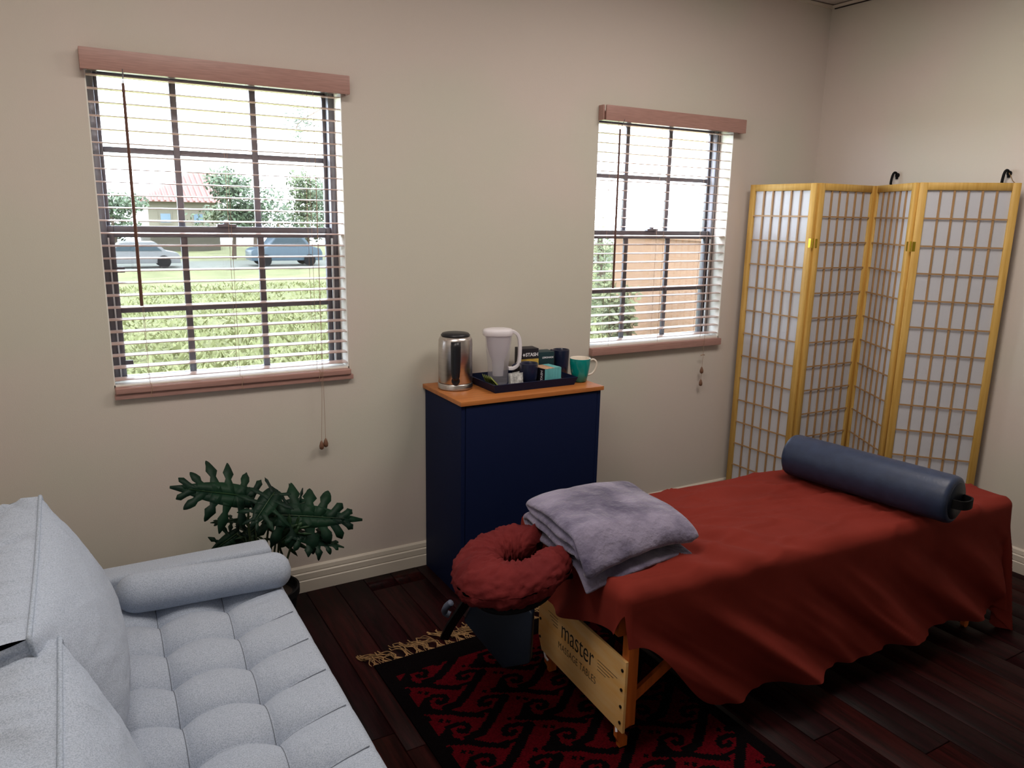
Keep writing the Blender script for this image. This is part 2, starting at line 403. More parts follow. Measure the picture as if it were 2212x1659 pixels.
# ================================================================ BLINDS
def blind(a, b, label, second):
    root = thing('window_blind', ((a+b)/2, -.01, 2.03), label, 'blind', 'wooden window blinds')
    va, vb = a-.012, b+.018
    if second: va, vb = a-.004, b+.034
    v = MB().box(va+(.012 if second else 0), vb, -.048, -.040, 2.036, 2.104).box(vb-.008, vb, -.040, -.001, 2.036, 2.104)
    v.box(va, va+.008, -.040, -.001, 2.036, 2.104)
    v.build('valance', M_valance, root, bevel=.004, seg=2)
    MB().box(a+.008, b-.008, -.0, .045, 2.045, 2.083).build('headrail', M_slat, root, bevel=.002)
    n = 25; z0, z1 = .985, 2.030
    sl = MB()
    prof = [(-.025, -.0012), (-.0125, .0004), (0, .001), (.0125, .0004), (.025, -.0012), (.025, .0014), (.0125, .003), (0, .0036), (-.0125, .003), (-.025, .0014)]
    sl.prism(prof, 'x', -(b-a)/2+.004, (b-a)/2-.006)
    so = sl.build('slat', M_slat); me = so.data; bpy.data.objects.remove(so)
    tilt = .035
    yc = .030
    for i in range(n):
        z = z0+(z1-z0)*i/(n-1)
        inst('slat', me, root, ((a+b)/2, yc, z), (tilt+random.uniform(-.012, .012), random.uniform(-.0012, .0012), 0))
    if second:
        MB().box(a-.001, b-.006, -.030, .030, .922, .958).build('bottom_rail', M_valance, root, bevel=.004)
    else:
        MB().box(a+.001, b-.001, -.030, .028, .938, .962).build('bottom_rail', M_valance, root, bevel=.006, seg=3)
    # ladder cords
    for xf in (.135, .5, .845):
        x = a+(b-a)*xf
        MB().tube([(x, yc-.027, 2.045), (x, yc-.028, .962)], .0008, 5).tube([(x, yc+.027, 2.045), (x, yc+.027, .962)], .0008, 5).build('ladder_cord', M_cord, root)
        if not second:
            MB().tube(catmull([(x, -.026, .970), (x+.004, -.034, .955), (x-.002, -.033, .935), (x+.002, -.0315, .922)], 5), .0012, 5).build('cord_tail', M_cord, root)
    # tilt wand hanging from a hook
    xw = a+.112
    MB().tube([(xw, -.052 if not second else -.053, 2.045), (xw, -.030, 2.015), (xw, -.022, 2.005)], .0015, 6).build('wand_hook', M_bronze, root)
    MB().tube([(xw, -.020, 2.005), (xw-.002, -.026, 1.255)], [.0050, .0056], 6).build('tilt_wand', M_wand, root)
    # pull cords with wooden tassels
    if not second:
        for dx, zt in ((-.010, .640), (.010, .648)):
            x0 = a+.750
            MB().tube([(x0, -.040, 2.04), (x0+dx*.2, -.036, .95), (x0-.004+dx*.9, -.030, zt+.02)], .0009, 5).build('pull_cord', M_cord, root)
            MB().lathe([(.002, .03), (.006, .022), (.010, .008), (.009, -.004), (.004, -.008)], (x0-.004+dx*.9, -.030, zt), 10).build('tassel', M_tassel, root, smooth=True)
    else:
        x0 = a+.742
        MB().tube([(x0, -.034, 2.04), (x0, -.034, .92), (x0+.002, -.028, .72)], .0009, 5).build('pull_cord', M_cord, root)
        MB().tube([(x0-.014, -.030, .872), (x0, -.033, .876), (x0+.012, -.031, .873)], .0028, 6).build('cord_knot', M_cord, root)
        for zt in (.778, .708):
            MB().lathe([(.002, .03), (.006, .022), (.010, .008), (.009, -.004), (.004, -.008)], (x0+.001, -.029, zt), 10).build('tassel', M_tassel, root, smooth=True)
    return root
blind(*WIN[0], 'brown wooden slatted blind on the left window above the sofa and plant', False)
blind(*WIN[1], 'brown wooden slatted blind on the right window beside the paper screen', True)
t = struct(MB().box(WIN[0][0]-.002, WIN[0][1]+.010, -.022, -.0008, .918, .9365).build('trim_3', M_valance, bevel=.002))

# ================================================================ FOLDING SCREEN
scr = thing('folding_screen', (3.45, -.55, 0), 'four panel folding screen of pine lattice and white rice paper in corner', 'screen')
PT = [(3.200, -.035), (3.2125, -.4576), (3.6376, -.4725), (3.4179, -.8396), (3.695, -1.150)]
PH = 1.78
def place(p, q):
    d = Vector((q[0]-p[0], q[1]-p[1], 0)); L = d.length; d.normalize()
    n = Vector((0, 0, 1)).cross(d)      # local y
    return Matrix(((d.x, n.x, 0, p[0]), (d.y, n.y, 0, p[1]), (0, 0, 1, 0), (0, 0, 0, 1))), L
g = .006
for k in range(4):
    M, L = place(PT[k], PT[k+1])
    st, tk = .033, .0095
    fr = MB().box(g, g+st, -tk, tk, 0.002, PH, M).box(L-g-st, L-g, -tk, tk, 0.002, PH, M)
    fr.box(g+st, L-g-st, -tk, tk, PH-.034, PH, M).box(g+st, L-g-st, -tk, tk, .035, .100, M)
    P = fr.build('screen_panel', M_pine, scr, bevel=.0015, seg=1)
    x0, x1, z0, z1 = g+st, L-g-st, .100, PH-.034
    MB().box(x0, x1, .001, .0018, z0, z1, M).build('paper_sheet', M_paper, P)
    for i in range(1, 6):
        x = x0+(x1-x0)*i/6
        MB().box(x-.0042, x+.0042, -.006, .0008, z0, z1, M).build('lattice_bar', M_lattice, P)
    for j in range(1, 13):
        z = z1-.1265*j
        MB().box(x0, x1, -.0085, -.0062, z-.0035, z+.0035, M).build('lattice_bar', M_lattice, P)
for k in (1, 2, 3):
    for z in (1.49, .28):
        x, y = PT[k]; s = -1 if k != 2 else 1
        mb = MB().tube([(x-.006*(1 if k != 2 else -1), y-.004, z-.024), (x-.006*(1 if k != 2 else -1), y-.004, z+.024)], .004, 8)
        for q in (PT[k-1], PT[k+1]):
            M, L = place(PT[k], q)
            sgn = -1 if (q is PT[k+1]) else 1
            if k == 2: sgn = -sgn
            mb.box(.006, .019, sgn*.0095-.0008, sgn*.0095+.0008, z-.022, z+.022, M)
        mb.build('hinge', M_brass, scr)

# wall hooks on the right wall above the screen
for i, (y, z) in enumerate(((-.512, 1.822), (-1.061, 1.812))):
    x = RX1-.0006
    h = thing('wall_hook', (x, y, z), ('black wall hook above the third panel of the screen', 'black wall hook above the right end of the screen, a cord on it')[i], 'hook', 'black hooks on the right wall')
    MB().lathe([(.012, 0), (.012, .004), (.008, .006)], (x, y, z+.014), 14, Matrix.Rotation(-PI/2, 4, 'Y')).build('hook_plate', M_blackr, h)
    MB().tube(catmull([(x-.003, y, z-.004), (x-.012, y, z+.022), (x-.026, y+.002, z+.026), (x-.036, y+.004, z+.010), (x-.040, y+.006, z-.024), (x-.036, y+.006, z-.034)], 6), .0062, 8).build('hook_arm', M_blackr, h, smooth=True)
    if i == 1:
        MB().tube(catmull([(x-.012, y-.004, z+.016), (x-.010, y-.016, z-.004), (x-.008, y-.026, z-.022), (x-.006, y-.05, z-.04)], 6), .0016, 6).build('cord_loop', M_fringe, h)

# ================================================================ CABINET AND WHAT STANDS ON IT
cab = thing('cabinet', (1.656, -.2, 0), 'low navy blue cabinet with an orange wood top between the windows', 'cabinet')
CX0, CX1, CY0, CY1, CZ = 1.310, 2.003, -.378, -.018, .862
MB().box(CX0, CX0+.018, CY0+.002, CY1, 0, CZ-.019).build('side_panel', M_navy, cab, bevel=.001)
MB().box(CX1-.018, CX1, CY0+.002, CY1, 0, CZ-.019).build('side_panel', M_navy, cab, bevel=.001)
MB().box(CX0+.018, CX1-.018, CY1-.008, CY1, 0, CZ-.019).build('back_panel', M_navy, cab)
MB().box(CX0+.018, CX1-.018, CY0+.03, CY1-.008, .05, .068).build('bottom_panel', M_navy, cab)
MB().box(CX0+.0205, CX1-.0205, CY0, CY0+.018, .050, CZ-.024).build('front_door', M_navy, cab, bevel=.0012)
MB().box(CX0+.018, CX1-.018, CY0+.025, CY0+.040, 0, .048).build('plinth', M_navy, cab)
MB().box(CX0-.006, CX1+.010, CY0-.008, -.003, CZ-.018, CZ).build('cabinet_top', M_worktop, cab, bevel=.0015)
ZT = CZ+.0004

kx, ky = 1.400, -.135
ket = thing('electric_kettle', (kx, ky, ZT), 'brushed steel electric kettle with black handle on left end of cabinet', 'kettle')
MB().lathe([(.071, 0), (.075, .003), (.075, .022), (.072, .026)], (kx, ky, ZT), 40).build('kettle_base', M_steel, ket, smooth=True, angle=.7)
MB().lathe([(.070, .0265), (.0735, .030), (.0735, .19), (.072, .212), (.067, .224), (.060, .228)], (kx, ky, ZT), 40).build('kettle_body', M_steel, ket, smooth=True, angle=.9)
MB().lathe([(.062, .2285), (.063, .232), (.056, .240), (.030, .244), (.002, .245)], (kx, ky, ZT), 32).build('kettle_lid', M_black, ket, smooth=True)
da = math.atan2(-3.02-ky, 0-kx)+.02
hd = Vector((math.cos(da), math.sin(da), 0)); hs = Vector((-hd.y, hd.x, 0))
def hp(s, z, r): return Vector((kx, ky, ZT+z))+hd*r+hs*s
prof = [(.212, .0205), (.19, .0215), (.14, .021), (.09, .0195), (.062, .017), (.050, .012)]
vs = []; fs = []
for z, w in prof:
    for s_, rr in ((-w, .070), (-w*.9, .086), (0, .094), (w*.9, .086), (w, .070)): vs.append(hp(s_, z, rr))
n5 = 5
for i in range(len(prof)-1):
    for j in range(4): fs.append((i*5+j, i*5+j+1, i*5+6+j, i*5+5+j))
fs += [(0, 1, 2, 3, 4), tuple(range(len(prof)*5-5, len(prof)*5))[::-1]]
MB().add(vs, fs).build('kettle_handle', M_black, ket, smooth=True)
Mk = Matrix.Rotation(da, 4, 'Z') @ Matrix.Rotation(PI/2, 4, 'Y')
MB().lathe([(.018, 0), (.018, .008), (.015, .012), (.004, .012)], hp(0, .045, .068), 20, Mk).build('dial', M_black, ket, smooth=True, angle=.6)

# serving tray
tx0, tx1, ty0, ty1 = 1.492, 1.918, -.318, -.048
tray = thing('serving_tray', ((tx0+tx1)/2, (ty0+ty1)/2, ZT), 'dark navy serving tray in the middle of the cabinet top', 'tray')
def fl(x, z): return x
mb = MB().box(tx0+.012, tx1-.012, ty0+.012, ty1-.012, ZT, ZT+.004)
mb.build('tray_floor', M_traynavy, tray)
def rim(p, q, nrm):
    p = Vector(p); q = Vector(q); n_ = Vector(nrm)
    vs = []
    for e in (p, q):
        c = (Vector(((tx0+tx1)/2, (ty0+ty1)/2, 0))-e); c.z = 0
        ci = Vector((math.copysign(1, c.x), math.copysign(1, c.y), 0))
        vs += [e+ci*.012+Vector((0, 0, ZT)), e+Vector((0, 0, ZT+.036)), e+ci*.004+Vector((0, 0, ZT+.037)), e+ci*.016+Vector((0, 0, ZT+.004))]
    MB().add(vs, [(0, 1, 5, 4), (1, 2, 6, 5), (2, 3, 7, 6), (3, 0, 4, 7), (3, 2, 1, 0), (4, 5, 6, 7)]).build('tray_rim', M_traynavy, tray)
c4 = [(tx0, ty0, 0), (tx1, ty0, 0), (tx1, ty1, 0), (tx0, ty1, 0)]
for i in range(4): rim(c4[i], c4[(i+1) % 4], (0, 0, 1))
ZR = ZT+.0045

# water filter pitcher
px_, py_ = 1.602, -.150
pit = thing('water_pitcher', (px_, py_, ZR), 'white water filter pitcher with a loop handle standing on navy tray', 'pitcher')
ca, sa = math.cos(-.35), math.sin(-.35)
def ov(a, b, z, n=28, ex=2.6, c=(0, 0)):
    out = []; a *= .78; b *= .85
    for k in range(n):
        w = 2*PI*k/n; cx, cy = math.cos(w), math.sin(w)
        X = a*math.copysign(abs(cx)**(2/ex), cx)+c[0]; Y = b*math.copysign(abs(cy)**(2/ex), cy)+c[1]
        out.append(Vector((px_+X*ca-Y*sa, py_+X*sa+Y*ca, ZR+z)))
    return out
def loft(rings, mb=None, cap0=True, cap1=True):
    mb = mb or MB(); n = len(rings[0]); vs = [v for r in rings for v in r]
    fs = [(i*n+k, i*n+(k+1) % n, (i+1)*n+(k+1) % n, (i+1)*n+k) for i in range(len(rings)-1) for k in range(n)]
    if cap0: fs.append(tuple(range(n))[::-1])
    if cap1: fs.append(tuple(range((len(rings)-1)*n, len(rings)*n)))
    return mb.add(vs, fs)
loft([ov(.050, .040, 0), ov(.056, .044, .006), ov(.058, .046, .08), ov(.070, .050, .16), ov(.076, .052, .215)], cap1=False).build('pitcher_body', M_clear, pit, smooth=True, angle=.8)
loft([ov(.030, .026, .035), ov(.034, .030, .10), ov(.048, .040, .125), ov(.062, .045, .16), ov(.070, .048, .213)]).build('water_reservoir', M_reserv, pit, smooth=True, angle=.8)
lidr = [ov(.078, .054, .2155), ov(.080, .056, .222), ov(.080, .056, .236), ov(.074, .050, .243), ov(.050, .036, .246)]
for r in lidr[:4]:
    for v in r:
        loc = v-Vector((px_, py_, 0)); X = loc.x*ca+loc.y*sa
        if X < -.045: v.x -= (-.045-X)*.5*ca
loft(lidr).build('pitcher_lid', M_whitep, pit, smooth=True, angle=.8)
def PL(x, z, y=0): return Vector((px_+x*ca-y*sa, py_+x*sa+y*ca, ZR+z))
hpth = catmull([PL(.046, .232), PL(.068, .230), PL(.088, .212), PL(.096, .175), PL(.096, .12), PL(.090, .085), PL(.070, .068), PL(.046, .066)], 6)
vs = []; fs = []
for i, p in enumerate(hpth):
    tn = (hpth[min(i+1, len(hpth)-1)]-hpth[max(i-1, 0)]).normalized(); sd = Vector((-sa, ca, 0)); nn = tn.cross(sd).normalized()
    for a_, b_ in ((-.014, -.007), (.014, -.007), (.014, .007), (-.014, .007)): vs.append(p+sd*a_+nn*b_)
for i in range(len(hpth)-1):
    for j in range(4): fs.append((i*4+j, i*4+(j+1) % 4, i*4+4+(j+1) % 4, i*4+4+j))
fs += [(3, 2, 1, 0), tuple(range(len(hpth)*4-4, len(hpth)*4))]
MB().add(vs, fs).build('pitcher_handle', M_whitep, pit, smooth=True, bevel=.003)

# tea boxes
def tea_box(x, y, w, d, h, rz, label, body, z=ZR, name='tea_box'):
    r = thing(name, (x, y, z), label, 'box', 'tea boxes on the tray')
    M = Matrix.Translation((x, y, z)) @ Matrix.Rotation(rz, 4, 'Z')
    MB().box(-w/2, w/2, -d/2, d/2, 0, h, M).build('carton', body, r, bevel=.0012)
    return r, M
FR = Matrix.Rotation(PI/2, 4, 'X')    # lettering on a -y face
b1, M = tea_box(1.779, -.100, .088, .070, .140, -.10, 'black tea box with a yellow band at the back of the tray', M_blackbox)
MB().box(-.0445, .0445, -.0358, -.0350, .062, .093, M).build('yellow_band', M_yellow, b1)
MB().box(-.0445, .0445, -.0358, -.0350, .030, .0615, M).build('pale_band', M_peach, b1)
text_obj('STASH', .022, M @ Matrix.Translation((.010, -.0356, .112)) @ FR, M_ink, b1, off=.0006)
MB().prism([(0, -.008), (.0065, 0), (0, .008), (-.0065, 0)], 'y', -.0362, -.0356, M @ Matrix.Translation((-.030, 0, .112))).build('diamond_mark', M_ink, b1)
b2, M = tea_box(1.869, -.098, .082, .070, .118, -.10, 'dark teal tea box with faint white lettering beside the yellow-banded box', M_tealdk)
text_obj('LEMONADE', .011, M @ Matrix.Translation((.008, -.0356, .092)) @ FR, M_ink, b2, off=.0003)
MB().lathe([(.010, 0), (.010, .0006)], M @ Vector((.004, -.0352, .045)), 14, Matrix.Rotation(PI/2, 4, 'X')).build('leaf_mark', M_leaf2, b2)
b3, M = tea_box(1.812, -.222, .094, .090, .070, .12, 'open tea box with a turquoise side at the front of the tray', M_blackbox)
MB().box(-.0468, .0468, -.0462, -.0452, .002, .070, M).build('turquoise_side', M_tealcard, b3)
MB().box(-.045, .010, -.044, .044, .0702, .0712, M).build('printed_lid', M_peach, b3)
MB().box(.010, .046, -.044, .044, .0702, .0716, M).build('turquoise_edge', M_tealcard, b3)
Mt = M @ Matrix.Translation((-.0474, -.026, .034)) @ Matrix(((0, 0, -1, 0), (0, -1, 0, 0), (1, 0, 0, 0), (0, 0, 0, 1))) @ Matrix.Rotation(0, 4, 'Z')
Mt = M @ Matrix(((0, 0, -1, -.0474), (0, 1, 0, -.024), (1, 0, 0, .034), (0, 0, 0, 1)))
text_obj('STASH', .019, Mt, M_ink, b3, off=.0005)

# mugs
def mug(x, y, r0_, r1_, h, body, label, grp, inner=None, handle=None, hm=None, z=ZT):
    t = thing('mug', (x, y, z), label, 'mug', grp)
    n = 32
    MB().lathe([(r0_*.72, 0), (r0_, .004), (r0_+(r1_-r0_)*.55, h*.4), (r1_, h*.8), (r1_, h)], (x, y, z), n, cap=False).lathe([(r0_*.72, 0), (.001, .0005)], (x, y, z), n, cap=False).build('mug_body', body, t, smooth=True)
    MB().lathe([(r1_, h), (r1_-.002, h+.002), (r1_-.004, h), (r1_-.004, h*.8), (r0_-.004, .010), (.001, .008)], (x, y, z), n, cap=False).build('mug_lining', inner or body, t, smooth=True)
    if handle is not None:
        c, s = math.cos(handle), math.sin(handle)
        pts = [(r1_-.003, h*.86), (r1_+.016, h*.92), (r1_+.032, h*.80), (r1_+.030, h*.55), (r1_+.014, h*.33), (r0_+(r1_-r0_)*.5-.001, h*.26)]
        MB().tube([p for p in catmull([Vector((x+a*c, y+a*s, z+b)) for a, b in pts], 6)], .0050, 8).build('mug_handle', hm or body, t, smooth=True)
    return t
mug(1.968, -.258, .033, .047, .108, M_teal, 'teal mug with cream inside and handle at the right end of the cabinet', 'mugs on the cabinet', M_mugwhite, -.25, M_mugwhite)
mug(1.978, -.085, .036, .040, .118, M_navymug, 'black mug standing behind the teal mug', 'mugs on the cabinet', None, 1.9, None, z=ZT)
mug(1.722, -.215, .036, .041, .092, M_navymug, 'navy mug on the tray between the pitcher and the front tea box', 'mugs on the cabinet', None, 2.4, None, z=ZR)
# sachets
def sachet(x, y, w, h, lean, rz, m, label, grp, name='tea_sachet', z=ZR, rx=None):
    M = Matrix.Translation((x, y, z)) @ Matrix.Rotation(rz, 4, 'Z') @ Matrix.Rotation(lean, 4, 'X')
    def fn(u, v):
        b = math.sin(PI*u)*math.sin(PI*v)
        return M @ Vector(((u-.5)*w, -.0022*b+.001*fbm((u*4+x*50, v*4, 1)), v*h))
    def fn2(u, v):
        b = math.sin(PI*u)*math.sin(PI*v)
        return M @ Vector(((u-.5)*w, .0030*b+.0012, v*h))
    o = MB().grid(fn, 8, 8).grid(fn2, 8, 8).build(name, m, smooth=True); tag(o, label, 'sachet', grp); return o
for i in range(5):
    sachet(1.530+.009*i, -.215-.006*i, .062, .066, -.55-.05*i, 1.15, M_green, ('front', 'second', 'middle', 'fourth', 'rearmost')[4-i]+' of the green tea sachets fanned at the left end of tray', 'green sachets in the tray')
for i in range(4):
    sachet(1.628+.016*(i % 2), -.272+.014*i, .052, .062, -.25+.1*i, -.25+.2*i, M_foil, ('frontmost', 'second', 'third', 'rearmost')[i]+' of the white crumpled sachets below the pitcher handle', 'white sachets in the tray', 'sugar_sachet')
sachet(1.895, -.215, .045, .040, -.9, .3, M_pink, 'pinkish brown sachet lying between front tea box and teal mug', 'pink sachet in the tray')

# ================================================================ MASSAGE TABLE
TA = -.0577
TO = Vector((1.27, -1.17, 0)); TM = Matrix.Translation(TO) @ Matrix.Rotation(TA, 4, 'Z')   # local x = length, y = across (+ towards windows)
TL, TW, TZ = 1.87, .325, .553
tab = thing('massage_table', TO, 'folding wooden massage table with lettered end board and padded face ring', 'table')
MB().box(.035, TL-.01, -TW+.015, TW-.015, TZ-.062, TZ-.006, TM).build('padded_top', M_vinyl, tab, bevel=.024, seg=3)
MB().box(.03, TL-.03, -TW+.03, -TW+.05, TZ-.15, TZ-.063, TM).box(.03, TL-.03, TW-.05, TW-.03, TZ-.15, TZ-.063, TM).box(.03, .05, -TW+.05, TW-.05, TZ-.15, TZ-.063, TM).box(TL-.05, TL-.03, -TW+.05, TW-.05, TZ-.15, TZ-.063, TM).build('frame_rail', M_maple2, tab, bevel=.003)
for ex, s in ((.078, -1), (.078, 1), (TL-.10, -1), (TL-.10, 1)):
    yc = -(TW-.030) if s < 0 else .195; q = 1 if ex < 1 else -1
    lg = MB().box(ex-.018, ex+.018, yc-.017, yc+.017, .105, TZ-.063, TM).build('leg', M_maple2, tab, bevel=.003)
    # lower extension with scalloped inner edge and rounded foot
    pr = [(-.020, .16), (-.020, .045), (-.008, .020), (-.008, .008), (0, 0), (.012, 0), (.020, .010), (.020, .040), (.010, .046), (.006, .056), (.010, .068), (.024, .072), (.024, .082), (.012, .088), (.006, .100), (.012, .114), (.026, .118), (.026, .30), (.018, .31), (-.020, .31)]
    pr = [(ex+q*a+q*.016*0, b) for a, b in pr]
    MB().prism(pr, 'y', yc-s*.0185, yc-s*.036, TM).build('leg_extension', M_maple2, tab)
    for zz in (.20, .27):
        MB().lathe([(.016, 0), (.018, .004), (.018, .014), (.012, .018)], TM @ Vector((ex+q*.008, yc-s*.037, zz)), 14, Matrix.Rotation(s*PI/2, 4, 'X')).build('knob', M_black, tab, smooth=True)
    a = TM @ Vector((ex+q*.02, yc-s*.040, .14)); b = TM @ Vector((ex+q*.52, yc-s*.040, TZ-.11))
    dv = (b-a); sd = Vector((0, 0, 1)).cross(dv).normalized()*.007; up2 = dv.cross(sd).normalized()*.016
    MB().add([a-sd-up2, a+sd-up2, a+sd+up2, a-sd+up2, b-sd-up2, b+sd-up2, b+sd+up2, b-sd+up2], [(0,1,2,3),(7,6,5,4),(0,4,5,1),(1,5,6,2),(2,6,7,3),(3,7,4,0)]).build('brace', M_maple2, tab)
for ex, s in ((.078, -1), (TL-.10, 1)):
    xe = ex+s*.0185
    pb, pt = .088, .325
    W2 = TW-.012; WF = .215
    pts = [(-W2, pb), (WF-.03, pb), (WF-.004, pb+.05), (WF-.004, pt), (.045, pt), (.035, pt-.010), (-.005, pt-.010), (-.015, pt), (-W2, pt)]
    e = MB().prism(pts, 'x', xe, xe+s*.010, TM).build('end_board', M_maple, tab, bevel=.0015)
    if s == -1:
        xf = xe-.0102
        B = TM @ Matrix(((0, 0, -1, xf), (-1, 0, 0, 0), (0, 1, 0, 0), (0, 0, 0, 1)))     # text x -> -y, text y -> z
        text_obj('master', .098, B @ Matrix.Translation((.045, .238, 0)), M_print, e, sx=.74, off=-.0008, ext=.0004)
        text_obj('MASSAGE TABLES', .036, B @ Matrix.Translation((.045, .172, 0)), M_print, e, sx=.80, off=-.0006, ext=.0004, space=1.05)
        ln = MB()
        for i in range(4):
            zz = .262-.011*i
            ln.box(-.145+.012*i, -.078, zz-.0007, zz+.0007, 0, .0005, B)
            ln.box(.168, .275-.020*i, zz-.010-.0007, zz-.010+.0007, 0, .0005, B)
        ln.build('printed_line', M_print, e)
        for x_, z_ in ((-.25, .30), (-.25, .21), (-.25, .12)):
            pass
        for z_ in (.118, .172, .228, .292):
            MB().lathe([(.0055, 0), (.0055, .002), (.002, .003)], TM @ Vector((xf-.0003, -W2+.014, z_)), 10, Matrix.Rotation(-PI/2, 4, 'Y')).build('screw', M_screw, e)
        for z_ in (.135, .205, .275):
            MB().lathe([(.0055, 0), (.0055, .002), (.002, .003)], TM @ Vector((xf-.0003, WF-.018, z_)), 10, Matrix.Rotation(-PI/2, 4, 'Y')).build('screw', M_screw, e)
        # white cable ends tucked under the board
        MB().tube([TM @ Vector((xe-.006, WF-.045, pb)), TM @ Vector((xe-.01, WF-.06, pb-.012)), TM @ Vector((xe-.008, WF-.075, pb-.018))], .004, 6).build('cable_end', M_whitep, e)
        MB().tube([TM @ Vector((xe-.006, -W2+.035, pb)), TM @ Vector((xe-.01, -W2+.028, pb-.012))], .004, 6).build('cable_end', M_whitep, e)
# face ring: horseshoe cushion in a burgundy cover
fc = Vector((-.165, -.005, .548))
def ring_pt(u, v):
    w = PI*(.13+1.74*u)          # opening towards the table
    R0 = .105
    tube_r = .058*(1-.12*math.cos(w*1.0))
    endt = min(1, min(u, 1-u)/.05); tr = tube_r*math.sqrt(max(.02, 1-(1-endt)**2))
    a = 2*PI*v
    wr = .0060*fbm((u*26, math.cos(a)*1.5, math.sin(a)*1.5))+.004*fbm((u*60, a*.9, 3))
    rg = 1-abs(fbm((u*9+a*.35, a*1.6-u*5, 8), 2))*7
    if rg > 0: wr += .0055*rg
    rr = R0+(tr*1.06+wr)*math.cos(a)
    z = (tr*.95+wr)*math.sin(a)
    X, Y = rr*math.cos(w)*1.12, rr*math.sin(w)*1.12
    return TM @ Vector((fc.x+X, fc.y+Y, fc.z+z+X*.20))
cr_ = MB().grid(ring_pt, 160, 56).build('face_cushion', M_sheet2, tab, smooth=True)
# skirt of the face cover gathered below the ring
def skirt(u, v):
    w = PI*(.16+1.68*u); rr = .150-.035*v+.006*math.sin(u*70)*v+.004*fbm((u*20, v*3, 0))
    X, Y = rr*math.cos(w)*1.12, rr*math.sin(w)*1.12
    return TM @ Vector((fc.x+X, fc.y+Y, fc.z-.028-.045*v+X*.20))
MB().grid(skirt, 90, 8).build('cover_skirt', M_sheet2, cr_, smooth=True)
frm = MB()
frm.tube([TM @ Vector((.04, s_, .505)) for s_ in (0,)]+[TM @ Vector((-.02, 0, .50))], .008, 8)
pth = []
for i in range(25):
    w = PI*(.25+1.5*i/24); pth.append(TM @ Vector((fc.x+.12*math.cos(w), fc.y+.12*math.sin(w), fc.z-.085+.12*math.cos(w)*.2)))
frm.tube(pth, .010, 8)
frm.tube([pth[0], TM @ Vector((-.02, .05, .49)), TM @ Vector((.06, .06, .49))], .009, 8).tube([pth[-1], TM @ Vector((-.02, -.05, .49)), TM @ Vector((.06, -.06, .49))], .009, 8)
frm.build('face_ring_frame', M_blackr, tab, smooth=True)
# hanging navy arm shelf and its strap
vsA = [Vector(p) for p in ((1.050, -.925, .243), (1.089, -1.035, .176), (1.110, -1.093, .139), (1.170, -1.165, .180), (1.205, -1.120, .325), (1.186, -1.059, .362), (1.106, -.932, .360))]
no = Vector((.022, .018, .008))
vs = vsA+[v+no for v in vsA]
MB().add(vs, [tuple(range(7)), tuple(range(7, 14))[::-1]]+[(i, (i+1) % 7, 7+(i+1) % 7, 7+i) for i in range(7)]).build('arm_shelf', M_vinyl2, tab, bevel=.008, seg=3)
def ribbon(pts, w, t_, side):
    mb = MB(); side = Vector(side).normalized(); vs = []; pts = [Vector(p) for p in pts]
    for i, p in enumerate(pts):
        tn = (pts[min(i+1, len(pts)-1)]-pts[max(i-1, 0)]).normalized(); sd = (side-tn*side.dot(tn)).normalized(); nn = tn.cross(sd)
        for a_, b_ in ((-w/2, -t_), (w/2, -t_), (w/2, t_), (-w/2, t_)): vs.append(p+sd*a_+nn*b_)
    fs = [(i*4+j, i*4+(j+1) % 4, i*4+4+(j+1) % 4, i*4+4+j) for i in range(len(pts)-1) for j in range(4)]+[(3, 2, 1, 0), tuple(range(len(pts)*4-4, len(pts)*4))]
    return mb.add(vs, fs)
ribbon(catmull([(1.055, -1.03, .475), (1.05, -1.02, .42), (1.045, -.94, .31), (1.035, -.86, .20), (1.030, -.815, .125)], 5), .030, .006, (1, -.5, 0)).build('hanging_strap', M_blackr, tab)
MB().tube(catmull([(1.035, -.86, .285), (1.025, -.84, .26), (1.03, -.82, .23), (1.045, -.83, .22)], 5), .012, 8).build('strap_buckle', mat('grey_strap', (.10, .12, .18), .6), tab, smooth=True)
MB().tube(catmull([(1.12, -1.09, .385), (1.09, -1.06, .36), (1.10, -1.02, .34)], 4), .002, 5).build('shelf_cord', M_whitep, tab)

